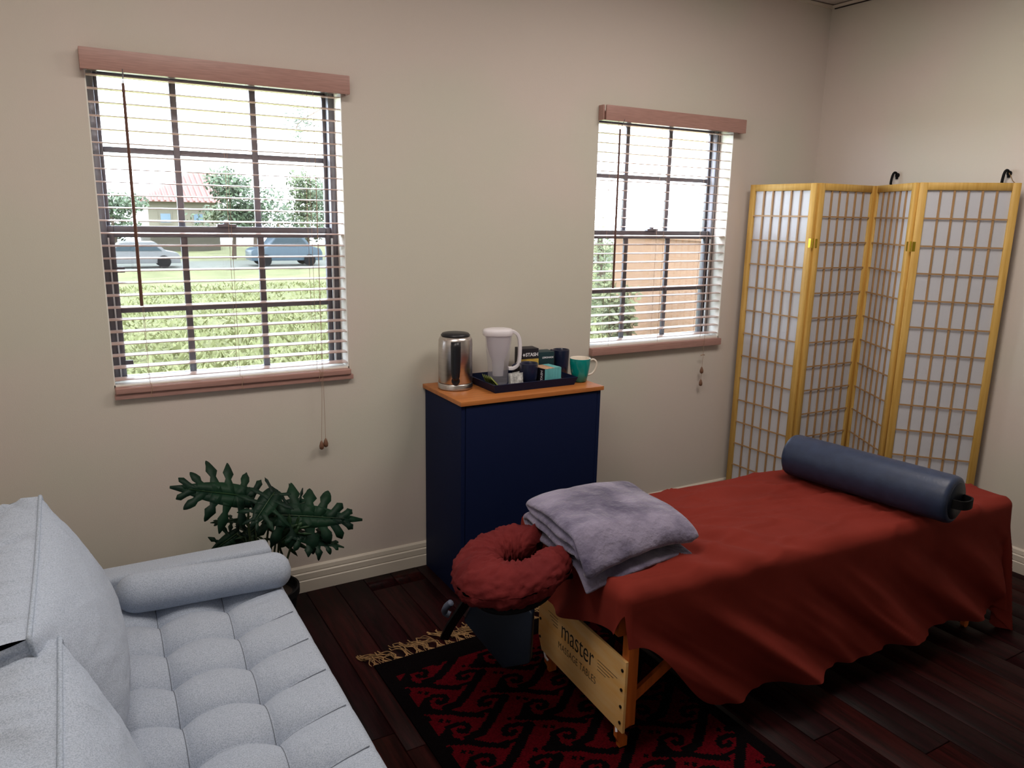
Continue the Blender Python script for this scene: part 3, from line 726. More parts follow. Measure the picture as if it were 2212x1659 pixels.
# burgundy sheet draped over the table
def drape(px, py):
    """flat cloth point (table-local) -> draped point"""
    cr = .035; ix0, ix1, iy = .02+cr, TL-cr, TW-cr
    cx, cy = max(ix0, min(ix1, px)), max(-iy, min(iy, py))
    dx, dy = px-cx, py-cy; d0 = math.hypot(dx, dy); d = d0
    if dx and dy: d = (abs(dx)**3+abs(dy)**3)**(1/3)
    top = TZ+.004
    wr = 0.0045*fbm((px*2.2+1.5, py*5.2, 0))
    ridge = 1-abs(fbm((px*2.6+.8*py, py*7+.9*px, 5), 2))*5
    if ridge > 0: wr += .0085*ridge*ridge
    ridge = 1-abs(fbm((px*1.1-3, py*2.6+.5*px, 15), 2))*9
    if ridge > 0: wr += .0075*ridge
    # two long fold creases left from ironing
    wr -= .008*math.exp(-((py-.035-.012*math.sin(px*3))/.008)**2)
    # bunched cloth near the blanket
    bz = math.exp(-((px-.42)**2/.05+(py+.20)**2/.03))
    wr += .020*bz*(.5+.5*math.sin((px*1.0+py*.9)*34+3*fbm((px*3, py*3, 2))))
    if d < 1e-6: return TM @ Vector((px, py, top+wr))
    nx_, ny_ = dx/d0, dy/d0
    R = cr+.004
    if d < R*PI/2:
        a = d/R; out = R*math.sin(a); dz = R*(1-math.cos(a))
    else:
        rest = d-R*PI/2; out = R; dz = R+rest
    hang = max(0, dz-.03)
    per = (cx if abs(ny_) > abs(nx_) else cy)
    s_ = px*1.0+py*1.3
    fold = (math.sin(s_*21+2.5*fbm((s_*1.2, 0, 3)))*.5+fbm((s_*6, d*1.5, 7)))
    out += hang*.10*fold*min(1, hang*6)+hang*.06
    return TM @ Vector((cx+nx_*out, cy+ny_*out, top-dz+wr*max(0, 1-hang*12)))
def hem(px, py):
    return px, py
X0, X1, Y0, Y1 = -.185, TL+.46, -TW-.44, TW+.30
def sheet_pt(u, v):
    px = X0+(X1-X0)*u; py = Y0+(Y1-Y0)*v
    # the hem is pulled up towards the head end
    if py < -TW:
        k = min(1, max(0, (px-.06)/.34)); k = k*k*(3-2*k)
        py = -TW+(py+TW)*(.36+.64*k)
    if px < .02:
        t_ = min(1, max(0, (-TW-py)/.05))
        px = .02+(px-.02)*(.80+.2*math.sin(v*14))*(1-.80*t_)
    return drape(px, py)
sh = MB().grid(sheet_pt, 250, 120).build('table_sheet', M_sheet, smooth=True)
tag(sh, 'burgundy cotton sheet draped over the massage table', 'sheet')

# bolster at the foot end
bz_ = TZ+.008+.087
pA, pB = Vector((2.535, -1.005, bz_)), Vector((2.620, -1.640, bz_))
bol = thing('bolster', (2.54, -1.32, TZ), 'dark blue vinyl bolster lying across the foot end of the table', 'bolster')
ax = (pB-pA).normalized()
MB().tube([pA-ax*.004, pA, pA+ax*.004, pA+ax*.012]+[pA+(pB-pA)*(.03+.94*i/14) for i in range(15)]+[pB-ax*.012, pB-ax*.004, pB, pB+ax*.003], [.070, .078, .083, .0855]+[.0865]*15+[.0855, .083, .078, .070], 40).build('bolster_cover', M_vinyl, bol, smooth=True)
for p, s in ((pA, -1), (pB, 1)):
    q = p+ax*s*.003
    pt = [(.069, -.001), (.066, .003), (.030, .006), (.001, .007)]
    Mb = Matrix(((0, 0, ax.x*s, 0), (1, 0, ax.y*s, 0), (0, 1, 0, 0), (0, 0, 0, 1)))
    side = ax.cross(Vector((0, 0, 1))).normalized()
    Mb = Matrix(((side.x, 0, ax.x*s, 0), (side.y, 0, ax.y*s, 0), (0, 1, 0, 0), (0, 0, 0, 1)))
    MB().lathe(pt, q, 32, Mb).build('end_cap', M_vinyl2, bol, smooth=True)
    hpts = catmull([q+ax*s*.002+side*.045, q+ax*s*.036+side*.034, q+ax*s*.046, q+ax*s*.036-side*.034, q+ax*s*.002-side*.045], 6)
    if s == 1: ribbon(hpts, .032, .003, (0, 0, 1)).build('carry_handle', M_blackr, bol)

# folded fleece blanket
bl0 = Matrix.Translation((1.425, -1.205, TZ+.016)) @ Matrix.Rotation(-.06, 4, 'Z')
layers = [(-.198, .014), (-.10, .014), (0, .016), (.10, .017), (.165, .021), (.195, .040), (.175, .060), (.10, .062), (0, .058), (-.09, .054), (-.130, .060), (-.142, .073), (-.125, .087), (-.08, .091), (.02, .094), (.11, .096), (.155, .103), (.168, .116), (.14, .127), (.05, .132), (-.05, .129), (-.12, .120), (-.165, .100), (-.185, .075), (-.178, .056)]
cen = catmull([Vector((a, b, 0)) for a, b in layers], 5)
half = .0135
L_, R_ = [], []
for i, p in enumerate(cen):
    tn = (cen[min(i+1, len(cen)-1)]-cen[max(i-1, 0)]).normalized(); nn = Vector((-tn.y, tn.x, 0))
    e = min(i, len(cen)-1-i); h_ = half*min(1, .45+.2*e)
    L_.append(p+nn*h_); R_.append(p-nn*h_)
loop = L_+R_[::-1]; nl = len(loop)
NX = 44
vs = []; fs = []
for i in range(NX+1):
    u = i/NX; x = (u-.5)*.41
    ed = min(1, min(u, 1-u)/.05); k_ = math.sqrt(max(0.0, 1-(1-ed)**2))
    for j, p in enumerate(loop):
        c = cen[j] if j < len(cen) else cen[nl-1-j]
        q = c+(p-c)*(.30+.70*k_)
        y_, z_ = q.x, q.y
        # top rounds over on the x ends, whole stack sags
        sag = 1-.16*abs(2*u-1)**3
        yb = y_*(1+.04*math.sin(u*5+z_*20))
        z2 = z_*sag+.006*fbm((x*7, y_*7, z_*4))+.010*(fbm((x*3.0, y_*3.0, 4)))
        droop = 0
        if y_ < -.13: droop = -(-.13-y_)*(.15+.75*max(0, 1-u*1.6))
        xx = x*(1.0-(.02 if z_ < .05 else 0.0)+.02*math.sin(y_*16+z_*30))
        if x > 0 and z_ > .07: xx = x*(1.03+.05*math.sin(z_*25))
        dsp = .004*fbm((x*16, y_*16, z_*16))
        vs.append(bl0 @ Vector((xx+dsp, yb+dsp, max(z2+droop, -.02 if y_ > -.13 else -.10))))
for i in range(NX):
    for j in range(nl): fs.append((i*nl+j, i*nl+(j+1) % nl, (i+1)*nl+(j+1) % nl, (i+1)*nl+j))
nc = len(cen)
for i in (0, NX):
    for j in range(nc-1):
        f = (i*nl+j, i*nl+j+1, i*nl+nl-2-j, i*nl+nl-1-j); fs.append(f if i == 0 else f[::-1])
blk = MB().add(vs, fs).build('folded_blanket', M_fleece, smooth=True, subsurf=1)
tag(blk, 'grey fleece blanket folded on the head end of the massage table', 'blanket')

# ================================================================ SOFA
sofa = thing('sofa', (.0, -1.5, 0), 'light blue-grey tufted sofa along the left wall', 'sofa')
SX0, SX1, SY0, SY1 = -.46, .487, -2.62, -.662
def seat_h(x, y):
    u = (y+.98)/.163; v = (x-.125)/.182
    du = abs(u-round(u))*.163; dv = abs(v-round(v))*.182
    front = max(0, min(1, (.475-x)/.10))
    if x > .38: dv = 1
    r = math.hypot(du, min(dv, abs(x-.307)) if x > .307 else dv)
    h = .464
    h -= .030*math.exp(-(r/.042)**1.25)                       # pull of the button
    h -= .011*math.exp(-du/.011)*(.25+.75*front)              # cross seams
    h -= .010*math.exp(-dv/.011)                              # lengthwise seams
    h -= .014*(1-abs(math.sin(PI*u)))**1.5*(.1+.9*front)
    h -= .006*(1-abs(math.sin(PI*v)))**1.5*(1 if x < .38 else 0)
    h += .0012*fbm((x*22, y*6, 0))
    if x > .33: h += .0028*math.sin(y*150+4*fbm((x*5, y*3, 1)))*max(0, math.sin((x-.33)/.157*PI))*max(0, fbm((y*3, 1, 1))+.15)
    return h
def seat(u, v):
    x = -.34+(SX1+.34)*v; y = SY1+(SY0-SY1)*u; r = .030
    h = seat_h(min(x, SX1-.012), y)
    if x > SX1-r:
        t_ = (x-(SX1-r))/r; h -= r*(1-math.sqrt(max(0, 1-t_*t_)))*.8
    if y > SY1-r:
        t_ = (y-(SY1-r))/r; h -= r*(1-math.sqrt(max(0, 1-t_*t_)))
    return Vector((x, y, h))
mb = MB().grid(seat, 520, 200)
mb.grid(lambda u, v: Vector((SX1+.004*math.sin(PI*v), SY1+(SY0-SY1)*u, seat(u, 1).z+(.300-seat(u, 1).z)*v)), 120, 6)
mb.box(-.34, SX1-.002, SY0, SY1, .30, .36)
seatc = mb.build('seat_cushion', M_sofa, sofa, smooth=True)
MB().tube([Vector((SX1-.003, SY1+(SY0-SY1)*i/160, seat(i/160, 1).z-.001)) for i in range(161)], .0042, 6).build('piping', M_pipe, seatc, smooth=True)
# stitched seams and covered buttons
k_ = 0
for k in range(-1, 10):
    y = -.98-.163*k
    if not (SY0+.02 < y < SY1-.02): continue
    MB().tube([(x_, y, seat_h(x_, y)+.0016) for x_ in [-.32+.79*i/90 for i in range(91)]], .0013, 5).build('seam', M_seam, seatc)
for x_ in (-.057, .125, .307):
    MB().tube([(x_, y_, seat_h(x_, y_)+.0014) for y_ in [SY1-.02+(SY0-SY1+.04)*i/300 for i in range(301)]], .0014, 5).build('seam', M_seam, seatc)
for k in range(-2, 10):
    y = -.98-.163*k
    if not (SY0+.03 < y < SY1-.01): continue
    for x in (-.057, .125, .307):
        MB().lathe([(.009, 0), (.008, .003), (.002, .005)], (x, y, seat_h(x, y)-.002), 10).build('tuft_button', M_pipe, seatc, smooth=True)
MB().box(SX0, SX1-.012, SY0+.02, SY1+.10, .20, .298).build('base_frame', M_sofa, sofa, bevel=.008)
AY0, AY1, AZ = -.640, -.545, .516
MB().box(SX0, .492, AY0, AY1, .20, AZ).build('arm', M_sofa, sofa, bevel=.026, seg=4)
MB().box(SX0, .492, SY0-.12, SY0-.004, .20, AZ).build('arm', M_sofa, sofa, bevel=.026, seg=4)
MB().box(SX0-.02, SX0+.09, SY0-.12, AY1, .20, .74).build('sofa_back', M_sofa, sofa, bevel=.026, seg=4)
for x, y in ((.42, -.60), (-.40, -.60), (.42, -2.66), (-.40, -2.66)):
    MB().lathe([(.013, 0), (.022, .20)], (x, y, 0), 14).build('leg', M_dark, sofa, smooth=True, angle=.6)
# roll pillow beside the arm
def rollp(u, v):
    x = .025+.488*u; e = min(u, 1-u)/.11; r = .056*(math.sqrt(max(0, 1-(1-min(1, e))**2))) if e < 1 else .056
    r *= 1+.03*math.sin(u*7)+.012*fbm((u*6, v*3, 2)); a = 2*PI*v
    return Vector((x, -.742-.050*u+r*math.cos(a)*1.02, .506+r*math.sin(a)))
rp = MB().grid(rollp, 60, 32).build('roll_pillow', M_sofa, smooth=True)
tag(rp, 'light blue-grey cylindrical roll pillow lying against the sofa arm', 'pillow')
# boxed back cushions
def back_cushion(y1, y0, xt, zt, xb, zb, th, bulge, label, seed):
    root = thing('back_cushion', ((xt+xb)/2, (y0+y1)/2, zb), label, 'cushion', 'back cushions on the sofa')
    upv = Vector((xt-xb, 0, zt-zb)); H = upv.length; upn = upv.normalized(); out = Vector((upn.z, 0, -upn.x))
    W_ = y1-y0
    def edge_in(u, v): return .012*(math.sin(PI*u)*1.0)
    def face(u, v, s):
        # u along y (0 = far, 1 = near), v up
        cu = 1-(abs(2*u-1))**2.6; cv = 1-(abs(2*v-1))**2.2
        b = bulge*(max(0, cu)**.55)*(max(0, cv)**.6)*(1.15-.45*v)
        w = .0028*fbm((u*8+seed, v*9, 0))
        ed = math.exp(-v*0)*0
        ez = min(1, min(v, 1-v)/.04)*min(1, min(u, 1-u)/.03); w *= ez
        wr = ez*.011*max(0, math.sin(u*W_*75+5*fbm((u*4, v*2, seed))))**2*math.exp(-(1-v)/.16)*(.2+max(0, fbm((u*5, 3, seed))))
        base = Vector((xb, y1-W_*u, zb))+upn*(H*v)
        sag = -.016*math.sin(PI*u)*(v**4)
        base.z += sag
        if s == 1: return base+out*(b+w+wr)
        return base-out*(th+b*.5)
    f = MB().grid(lambda u, v: face(u, v, 1), 90, 90).grid(lambda u, v: face(u, v, -1), 30, 30)
    def strip(fn_a, fn_b, n, seed2):
        def g_(u, v):
            a_, b_ = fn_a(u), fn_b(u); p = a_.lerp(b_, v); c = .5*(a_+b_)
            k = math.sin(PI*v)
            o_ = (p-Vector(((xt+xb)/2, (y0+y1)/2, (zt+zb)/2))); 
            nn_ = upn if seed2 < 2 else Vector((0, 1 if seed2 == 2 else -1, 0))
            if seed2 == 1: nn_ = -upn
            wr = .0045*fbm((u*30, v*2.0, seed+seed2))*k
            wr -= .015*max(0, math.sin(u*n*.55+4.5*fbm((u*3, v*.9, seed+9))))**7*k*(.2+.8*max(0, min(1, .5+2*fbm((u*5, 2, seed+4)))))
            return p+nn_*(.010*k+wr)
        f.grid(g_, 110, 10)
    strip(lambda u: face(u, 1, 1), lambda u: face(u, 1, -1), 42, 0)
    strip(lambda u: face(u, 0, 1), lambda u: face(u, 0, -1), 42, 1)
    strip(lambda u: face(0, u, 1), lambda u: face(0, u, -1), 30, 2)
    strip(lambda u: face(1, u, 1), lambda u: face(1, u, -1), 30, 3)
    f.build('cushion_cover', M_sofa, root, smooth=True)
    for s in (1, -1):
        lp = [face(i/60, 1, s) for i in range(61)]+[face(1, 1-i/40, s) for i in range(1, 41)]+[face(1-i/60, 0, s) for i in range(1, 61)]+[face(0, i/40, s) for i in range(1, 41)]
        lp = [p+(out*.001*s) for p in lp]
        MB().tube(lp, .0048, 7).build('piping', M_pipe, root, smooth=True)
    return root
back_cushion(-.780, -1.56, -.124, .850, -.050, .450, .135, .120, 'far blue-grey box cushion leaning on the sofa back near the arm', 3)
back_cushion(-1.520, -2.26, -.080, .818, -.028, .450, .165, .105, 'near blue-grey box cushion at the lower left of the sofa', 11)

# ================================================================ RUG
rug = thing('rug', (1.27, -1.45, 0), 'woven red and black scroll patterned rug under the massage table', 'rug')
gx0, gx1, gy0, gy1 = .815, 1.735, -2.36, -.682
cs = .0065
nxr, nyr = int((gx1-gx0)/cs), int((gy1-gy0)/cs)
strokes = [([(-.091, -.022), (-.038, -.051), (.006, -.073), (.030, -.098), (.087, -.136)], .0125),
           ([(-.035, .024), (-.003, .028), (.023, .017), (.028, -.002), (.013, -.018), (-.003, -.013), (-.004, -.003)], .0100),
           ([(.004, -.050), (.049, -.047), (.086, -.021), (.129, .014), (.171, .051), (.206, .078)], .0160),
           ([(.207, .074), (.175, .097), (.139, .105), (.119, .096), (.113, .076), (.131, .068), (.147, .074)], .0100),
           ([(.086, .042), (.116, .039), (.147, .036)], .0075)]
wedge = [(-.097, -.022), (-.060, .010), (-.042, .026), (-.026, .016), (-.036, -.026), (-.020, -.046), (-.040, -.055)]
marks = [(-.038, .067), (-.019, .053), (.159, -.029)]
def in_poly(p, pg):
    c = False; n = len(pg)
    for i in range(n):
        x1, y1 = pg[i]; x2, y2 = pg[(i+1) % n]
        if (y1 > p[1]) != (y2 > p[1]) and p[0] < (x2-x1)*(p[1]-y1)/(y2-y1)+x1: c = not c
    return c
def dseg(p, a, b):
    ax_, ay_ = a; bx_, by_ = b; dx, dy = bx_-ax_, by_-ay_; t_ = max(0, min(1, ((p[0]-ax_)*dx+(p[1]-ay_)*dy)/(dx*dx+dy*dy)))
    return math.hypot(p[0]-ax_-t_*dx, p[1]-ay_-t_*dy)
def is_black(x, y):
    if x < gx0+.045 or x > gx1-.045 or y > gy1-.095: return True
    if y < gy0+.095: return True
    bx, by = x-.935, y+.975
    i0 = math.floor(bx/.280)
    for i in (i0-1, i0, i0+1):
        lx = bx-i*.280; ly0 = by+i*.018
        if not (-.13 < lx < .24): continue
        j0 = round(ly0/-.165)
        for j in (j0-1, j0, j0+1):
            ly = ly0+j*.165
            if abs(ly) > .16: continue
            for pts, w in strokes:
                for a_, b_ in zip(pts, pts[1:]):
                    if dseg((lx, ly), a_, b_) < w: return True
            if in_poly((lx, ly), wedge): return True
            for q in marks:
                if abs(lx-q[0])+abs(ly-q[1]) < .0105: return True
    return False
vs = [(gx0+(gx1-gx0)*i/nxr, gy0+(gy1-gy0)*j/nyr, .0085+.0006*fbm((i*.3, j*.3, 0))) for i in range(nxr+1) for j in range(nyr+1)]
mb = MB(); mb.v = vs
for i in range(nxr):
    for j in range(nyr):
        mb.f.append((i*(nyr+1)+j, (i+1)*(nyr+1)+j, (i+1)*(nyr+1)+j+1, i*(nyr+1)+j+1))
        mb.m.append(1 if is_black(gx0+(gx1-gx0)*(i+.5)/nxr, gy0+(gy1-gy0)*(j+.5)/nyr) else 0)
mb.box(gx0, gx1, gy0, gy1, .0012, .0076, mi=1)
mb.build('woven_field', [M_rugr, M_rugk], rug, recalc=False)
random.seed(21)
def tassel(x, s, L, ang, yb):
    mb = MB(); n = 6
    kx_, ky_ = x+math.sin(ang)*L*.30, yb+s*math.cos(ang)*L*.34
    for k in range(n):
        a0 = x+(k-n/2)*.007
        e = Vector((x+math.sin(ang)*L+random.uniform(-.016, .016), yb+s*(math.cos(ang)*L+random.uniform(-.03, .015)), .004))
        mid = Vector((kx_+random.uniform(-.010, .010), ky_+random.uniform(-.006, .006), .012+random.uniform(0, .008)))
        m2 = mid.lerp(e, .5)+Vector((random.uniform(-.016, .016), random.uniform(-.012, .012), .002+random.uniform(0, .006)))
        pts = catmull([(a0, yb, .007), (a0*.4+mid.x*.6+random.uniform(-.006, .006), yb+s*L*.15, .010), mid, m2, e], 4)
        mb.tube(pts, .0016, 4)
        if k % 2 == 0:
            mb.tube([e, e+Vector((random.uniform(-.012, .006), s*.014, .002))], .0022, 4)
    return mb
nt_ = 22
for i in range(nt_):
    x = gx0+.012+(gx1-gx0-.024)*i/(nt_-1)
    tassel(x, 1, random.uniform(.085, .135), -.55+random.uniform(-.30, .25), gy1).build('fringe_tassel', M_fringe, rug)
for i in range(nt_):
    x = gx0+.012+(gx1-gx0-.024)*i/(nt_-1)
    tassel(x, -1, random.uniform(.08, .12), random.uniform(-.3, .3), gy0).build('fringe_tassel', M_fringe, rug)

# ================================================================ POTTED PLANT
PX, PY = .545, -.285
plant = thing('potted_plant', (PX, PY, 0), 'split-leaf philodendron in a black pot between sofa arm and wall', 'plant')
MB().lathe([(.078, 0), (.082, .004), (.104, .17), (.112, .172), (.112, .198), (.104, .198), (.100, .170)], (PX, PY, 0), 32).build('pot', M_blackr, plant, smooth=True, angle=.7)
MB().lathe([(.101, .165), (.06, .178), (.001, .182)], (PX, PY, 0), 20, cap=False).build('soil', M_soil, plant, smooth=True)
def leaf(base, tip, normal, width, seed, m, lobes=6, petiole=None, droop=.15):
    rnd = random.Random(seed)
    base, tip = Vector(base), Vector(tip); d = tip-base; L = d.length; d.normalize()
    n_ = Vector(normal); n_ = (n_-d*n_.dot(d)).normalized(); s_ = d.cross(n_).normalized()
    mb = MB()
    def P(a, b):    # along, across (fractions of L and width)
        r2 = (a-.35)**2+b*b*.6
        return base+d*(a*L)+s_*(b*width)+n_*(-droop*L*r2+.004*math.sin(a*7+b*5))
    for side in (1, -1):
        prev = None
        for k in range(lobes):
            t_ = k/(lobes-1)
            a0 = .02+.80*t_
            ang = math.radians(128-100*t_+rnd.uniform(-5, 5))
            ln = (.44+.68*math.sin(PI*(.18+.72*t_)))*(1+rnd.uniform(-.12, .10))
            dirx, diry = math.cos(ang)*.55*width/L*1.5, math.sin(ang)
            hw = .056+.016*math.sin(PI*t_)
            # points of the lobe: strip of 4 segments, waisted near its root
            prof = [(0, .070), (.30, .060), (.50, hw*.70), (.68, hw), (.86, hw*.80), (.97, hw*.38), (1.04, .006)]
            vs = []
            for q, w_ in prof:
                ca_ = a0+dirx*ln*q; cb_ = side*diry*ln*q*(.95)
                px2, py2 = -diry*side, dirx*L/width
                l2 = math.hypot(px2, py2); px2 /= l2; py2 /= l2
                wv = w_*(1+.20*math.sin(q*17+k))
                vs += [P(ca_+px2*wv, cb_+py2*wv*L/width*.8), P(ca_-px2*wv, cb_-py2*wv*L/width*.8)]
            mb.add(vs, [(2*i, 2*i+1, 2*i+3, 2*i+2) for i in range(len(prof)-1)])
        # webbing along the midrib
        ns = 10
        vs = []
        for i in range(ns+1):
            t_ = i/ns; w_ = .44*math.sin(PI*min(1, .14+.82*t_))**.7*(1-.30*t_)
            vs += [P(-.04+.98*t_, 0), P(-.10*(1-t_)+.98*t_, side*w_)]
        mb.add(vs, [(2*i, 2*i+1, 2*i+3, 2*i+2) for i in range(ns)])
    ta = P(.80, 0); 
    mb.add([P(.78, .10), P(.78, -.10), P(.95, .12), P(.95, -.12), P(1.12, .04), P(1.12, -.04)], [(0, 1, 3, 2), (2, 3, 5, 4)])
    lf = mb.build('leaf', m, plant, smooth=True, recalc=True)
    md = lf.modifiers.new('thick', 'SOLIDIFY'); md.thickness = .0012
    MB().tube([P(t_/8, 0)+n_*.0018 for t_ in range(8)], [.0026-.0002*t_ for t_ in range(8)], 5).build('midrib', M_leaf2, lf)
    at = P(.05, 0)
    o_ = Vector((PX+rnd.uniform(-.03, .03), PY+rnd.uniform(-.02, .02), .175))
    c1 = o_.lerp(at, .45)+Vector((rnd.uniform(-.01, .01), 0, .04)); 
    if petiole: c1 = Vector(petiole)
    MB().tube(catmull([o_, c1, at], 8), .0042, 7).build('stem', M_stem, plant, smooth=True)
leaf(Vector((0.503, -0.280, 0.564)), Vector((0.263, -0.330, 0.662)), (.15, -.85, .55), .115, 1, M_leaf, 6, petiole=Vector((0.485, -0.290, 0.417)))
leaf(Vector((0.572, -0.330, 0.589)), Vector((0.478, -0.420, 0.525)), (0, -.75, .65), .095, 2, M_leaf, 5)
leaf(Vector((0.554, -0.340, 0.509)), Vector((0.872, -0.340, 0.436)), (-.1, -.80, .55), .120, 3, M_leaf, 7, petiole=Vector((0.551, -0.320, 0.359)))
leaf(Vector((0.624, -0.360, 0.430)), Vector((0.803, -0.360, 0.348)), (.1, -.60, .75), .070, 4, M_leaf, 6, petiole=Vector((0.600, -0.340, 0.310)))
leaf(Vector((0.578, -0.320, 0.387)), Vector((0.643, -0.380, 0.464)), (0, -.9, .35), .085, 5, M_leaf2, 5)
leaf(Vector((0.485, -0.220, 0.460)), Vector((0.377, -0.200, 0.466)), (0, -.25, .95), .045, 6, M_leaf, 5)
leaf(Vector((0.452, -0.250, 0.426)), Vector((0.345, -0.260, 0.368)), (0, -.9, .4), .060, 7, M_leaf, 4)
leaf(Vector((0.521, -0.240, 0.431)), Vector((0.424, -0.250, 0.365)), (0, -.9, .4), .055, 8, M_leaf, 4)
leaf(Vector((0.508, -0.220, 0.422)), Vector((0.477, -0.280, 0.387)), (0, -.9, .2), .055, 9, M_leaf2, 4)
leaf(Vector((0.626, -0.220, 0.475)), Vector((0.737, -0.180, 0.475)), (0, -.9, .3), .080, 10, M_leaf, 5)

# ================================================================ OUTDOORS
def ground_z(x, y): return -.35-.038*max(0, y-1)*1.0 if y < 32 else -1.53-.002*(y-32)
def gpt(u, v):
    y = .22+69.8*(u**2.2); x = (-60+150*v)*(.25+.75*u)+6*u
    z = ground_z(x, y)+(.12*fbm((x*.5, y*.5, 0)) if y > 1 else 0)
    return Vector((x, y, z))
gr = MB().grid(gpt, 90, 110).build('ground', M_grass, smooth=True); gr['kind'] = 'structure'
random.seed(5)
mb = MB()
for i in range(48000):
    y = 2.5+27*random.random()**1.6; xc = (y+3)*.15
    x = random.uniform(-.15, 1.12)*(y+3.0)
    if x > 4.7 and y < 3.8: continue
    z = ground_z(x, y)+.12*fbm((x*.5, y*.5, 0)); h = random.uniform(.06, .19)*(1+.3*fbm((x*.4, y*.4, 3))); a = random.random()*2*PI; w = random.uniform(.018, .042)
    lx, ly = math.cos(a)*w, math.sin(a)*w; t1, t2 = random.uniform(-.1, .1), random.uniform(-.1, .1)
    mb.add([(x-lx, y-ly, z+h*.3), (x+lx, y+ly, z+h*.2), (x+lx*.8+t1, y+ly+t2, z+h*.9), (x+t1, y+t2, z+h)], [(0, 1, 2, 3)])
tag(mb.build('meadow_plants', M_blade, recalc=False), 'bushy green meadow plants outside both windows', 'plants', kind='stuff')
struct(MB().box(-45, 110, 40, 47, -1.60, -1.47).build('trim_4', M_street)).name = 'street'
def tree(name, c, crown, n, leaf_s, m, label, seed, trunk=True, grp='trees beyond the meadow'):
    rnd = random.Random(seed); z0 = ground_z(c[0], c[1])-.1
    r = thing(name, (c[0], c[1], z0), label, 'tree', grp)
    mb = MB()
    blobs = [(Vector(c)+Vector((rnd.uniform(-.6, .6)*crown[0], rnd.uniform(-.5, .5)*crown[1], rnd.uniform(-.6, .6)*crown[2])), rnd.uniform(.35, .6)) for _ in range(9)]
    for i in range(n):
        b, s = rnd.choice(blobs); v = Vector((rnd.gauss(0, 1), rnd.gauss(0, 1), rnd.gauss(0, 1))).normalized()*rnd.random()**.4
        p = b+Vector((v.x*crown[0]*s, v.y*crown[1]*s, v.z*crown[2]*s))
        a = Vector((rnd.gauss(0, 1), rnd.gauss(0, 1), rnd.gauss(0, 1))).normalized()*leaf_s; q = a.orthogonal().normalized()*leaf_s*.5
        mb.add([p-a, p+q, p+a, p-q], [(0, 1, 2, 3)])
    mb.build('foliage', m, r, recalc=False, kind='stuff')
    if trunk: MB().tube([(c[0], c[1], z0), (c[0]+.1, c[1], (z0+c[2])/2), (c[0], c[1], c[2])], [.16, .12, .07], 8).build('trunk', M_bark, r)
    return r
for i, (c, cr3, n, m, lab) in enumerate([
    (Vector((10.408, 48.000, 2.017)), (2.9, 1.6, 2.3), 2600, M_crown, 'round green tree right of the tiled house, through the left window'),
    (Vector((9.460, 50.000, 1.265)), (1.8, 1.2, 1.2), 900, M_crown2, 'low bushy tree in front of the tiled house'),
    (Vector((14.871, 52.000, 2.138)), (1.9, 1.6, 2.4), 2000, M_crown2, 'yellowish tree at the right side of the left window view'),
    (Vector((15.785, 49.000, 1.843)), (1.4, 1.4, 2.0), 1200, M_crown, 'green tree at the right edge of the left window view'),
    (Vector((2.483, 50.000, 1.285)), (2.4, 1.6, 1.4), 1500, M_crown, 'wide low tree left of the tiled house'),
    (Vector((13.823, 56.000, 0.945)), (6.0, 1.2, 1.4), 1800, M_crown, 'dark hedge row behind the parked cars'),
    (Vector((12.611, 14.000, 1.096)), (1.0, .8, 1.0), 1800, M_shrub2, 'tall shrub at the left edge of the right window view'),
    (Vector((7.400, 6.500, 0.604)), (.55, .5, .75), 1500, M_shrub, 'green shrub past the end of the peach wall'),
    (Vector((4.520, 2.700, 0.760)), (.34, .28, .36), 1100, M_shrub2, 'low shrub at the foot of the peach wall'),
]):
    tree('tree' if c.y > 15 else 'shrub', c, cr3, n, .16 if c.y > 15 else .035, m, lab, i+1, trunk=True)
# branch reaching into the upper right of the left window view
br = thing('tree_branch', Vector((5.030, 12.000, 3.434)), 'thin leafy branch against the sky at upper right of left window', 'branch')
mb = MB(); mb.tube(catmull([Vector((5.704, 12.000, 3.921)), Vector((4.668, 12.000, 3.616)), Vector((4.034, 12.000, 3.256)), Vector((3.938, 12.000, 3.058))], 5), .012, 5); mb.tube([Vector((5.704, 12.000, 3.921)), Vector((5.698, 12.000, 1.414)), Vector((Vector((5.718, 12.000, 1.414)).x, 12, ground_z(0, 12)-.1))], .05, 6); mb.build('twig', M_bark, br)
mb = MB(); rnd = random.Random(3)
for i in range(120):
    p = Vector((4.018, 12.000, 3.288))+Vector((rnd.gauss(0, .16), rnd.gauss(0, .10), rnd.gauss(0, .15))); a = Vector((rnd.gauss(0, 1), 0, rnd.gauss(0, .5))).normalized()*.07; q = Vector((0, .01, .012))
    mb.add([p-a, p+q, p+a, p-q], [(0, 1, 2, 3)])
mb.build('foliage', M_crown, br, recalc=False, kind='stuff')
# house with a tiled hip roof
hy = 62
hz = ground_z(0, hy)-.05
hl, hr = Vector((5.563, 62.000, 0.571)).x, Vector((10.236, 62.000, 0.630)).x; eave = Vector((7.565, 62.000, 2.134)).z; rid = Vector((9.680, 62.000, 3.735)).z
ho = thing('house', ((hl+hr)/2, hy+3, hz), 'pale stucco house with red tiled roof beyond the meadow', 'house')
MB().box(hl, hr+.4, hy, hy+9, hz, eave).build('house_wall', M_stucco, ho)
rf = MB(); ov_ = .9
e0, e1, f0, f1 = hl-ov_, hr+1.0, hy-ov_, hy+10
rx0_, rx1_ = (hl+hr)/2+1.5, hr+1.0
rf.add([(e0, f0, eave), (e1, f0, eave), (e1, f1, eave), (e0, f1, eave), (rx0_, (f0+f1)/2, rid+.9), (rx1_, (f0+f1)/2, rid+.9)], [(0, 1, 5, 4), (2, 3, 4, 5), (3, 0, 4), (1, 2, 5), (3, 2, 1, 0)])
roof = rf.build('roof', M_tile, ho)
nrow = 16
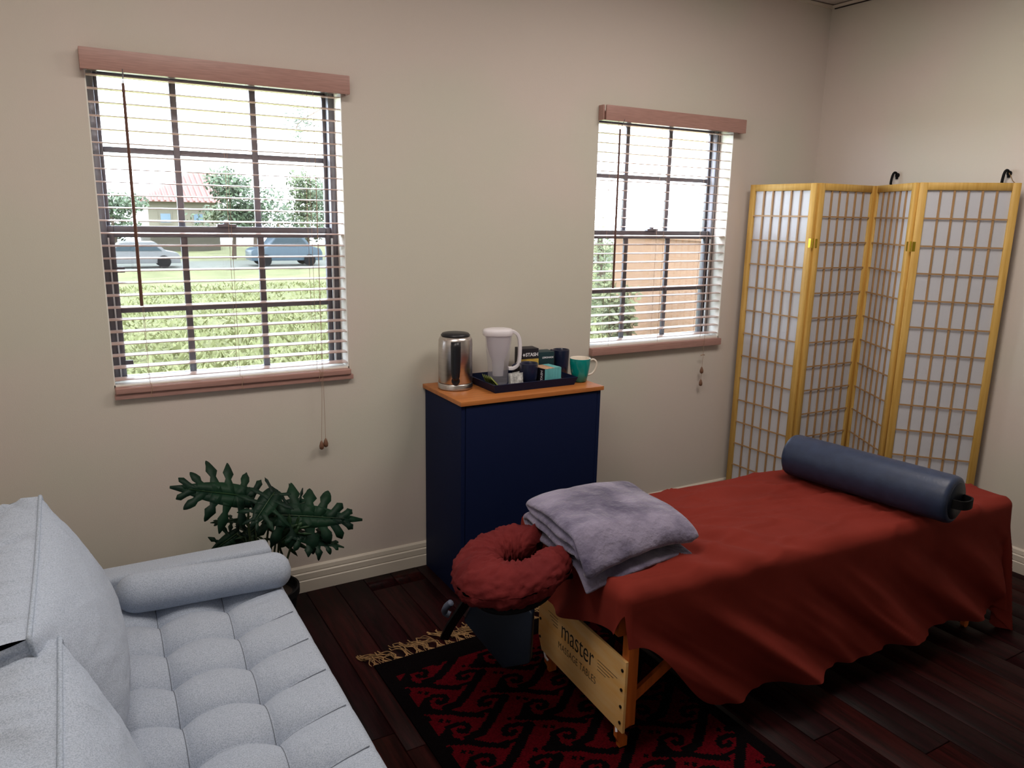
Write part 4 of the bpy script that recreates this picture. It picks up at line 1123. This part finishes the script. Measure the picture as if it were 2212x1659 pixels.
for i in range(nrow+1):
    t_ = i/nrow; xb_ = e0+(e1-e0)*t_; xt_ = max(xb_, rx0_) if xb_ > rx0_ else None
    k = 1 if xb_ >= rx0_ else (xb_-e0)/(rx0_-e0)
    MB().tube([(xb_, f0, eave+.05), (xb_, f0+((f1-f0)/2)*k, eave+(rid+.9-eave)*k+.05)], .085, 6).build('tile_row', M_tile, roof)
for xa, xb2 in ((6.268, 7.216), (8.651, 9.569)):
    za, zb2 = 0.447, 1.354
    w_ = MB().box(xa, xb2, hy-.05, hy+.02, za, zb2).build('window_frame', M_stucco, ho)
    MB().box(xa+.12, xb2-.12, hy-.09, hy-.05, za+.12, zb2-.12).build('pane', M_carb, w_)
# parked cars
def car(x, y, L, H, m, label):
    z0 = -1.46; r = thing('car', (x, y, z0), label, 'car', 'parked cars beyond the meadow')
    pr = [(-.5, .18), (-.5, .50), (-.44, .58), (-.28, .62), (-.17, .95), (-.10, 1.0), (.22, 1.0), (.34, .66), (.47, .58), (.5, .45), (.5, .18)]
    MB().prism([(x+a*L, z0+b*H) for a, b in pr], 'y', y-.85, y+.85).build('car_body', m, r, bevel=.05)
    gp = [(-.245, .66), (-.155, .92), (.20, .92), (.295, .66)]
    MB().prism([(x+a*L, z0+b*H) for a, b in gp], 'y', y-.875, y+.875).build('car_window', M_carglass, r)
    for a in (-.31, .31):
        for s in (-.80, .80):
            MB().lathe([(.33, -.1), (.33, .1)], (x+a*L, y+s, z0+.33), 16, Matrix.Rotation(PI/2, 4, 'X')).build('wheel', M_blackr, r)
    return r
cx_ = Vector((3.021, 40.000, -0.232)); car(cx_.x, 42, 4.3, 1.35, M_carw, 'white parked car low at the left of the left window view')
cx_ = Vector((10.818, 40.000, -0.249)); car(cx_.x, 42, 4.0, 1.7, M_carb, 'blue-grey parked car at the right of the left window view')
# peach garden wall beyond the right window
gw = thing('garden_wall', (5.0, 4, -.5), 'peach rendered garden wall seen through the right window', 'wall')
MB().box(5.0, 5.2, .25, 3.45, -.8, 1.40).build('wall_face', M_peachw, gw)
MB().box(4.97, 5.23, .25, 3.48, 1.40, 1.45).build('coping', M_peachw, gw, bevel=.01)
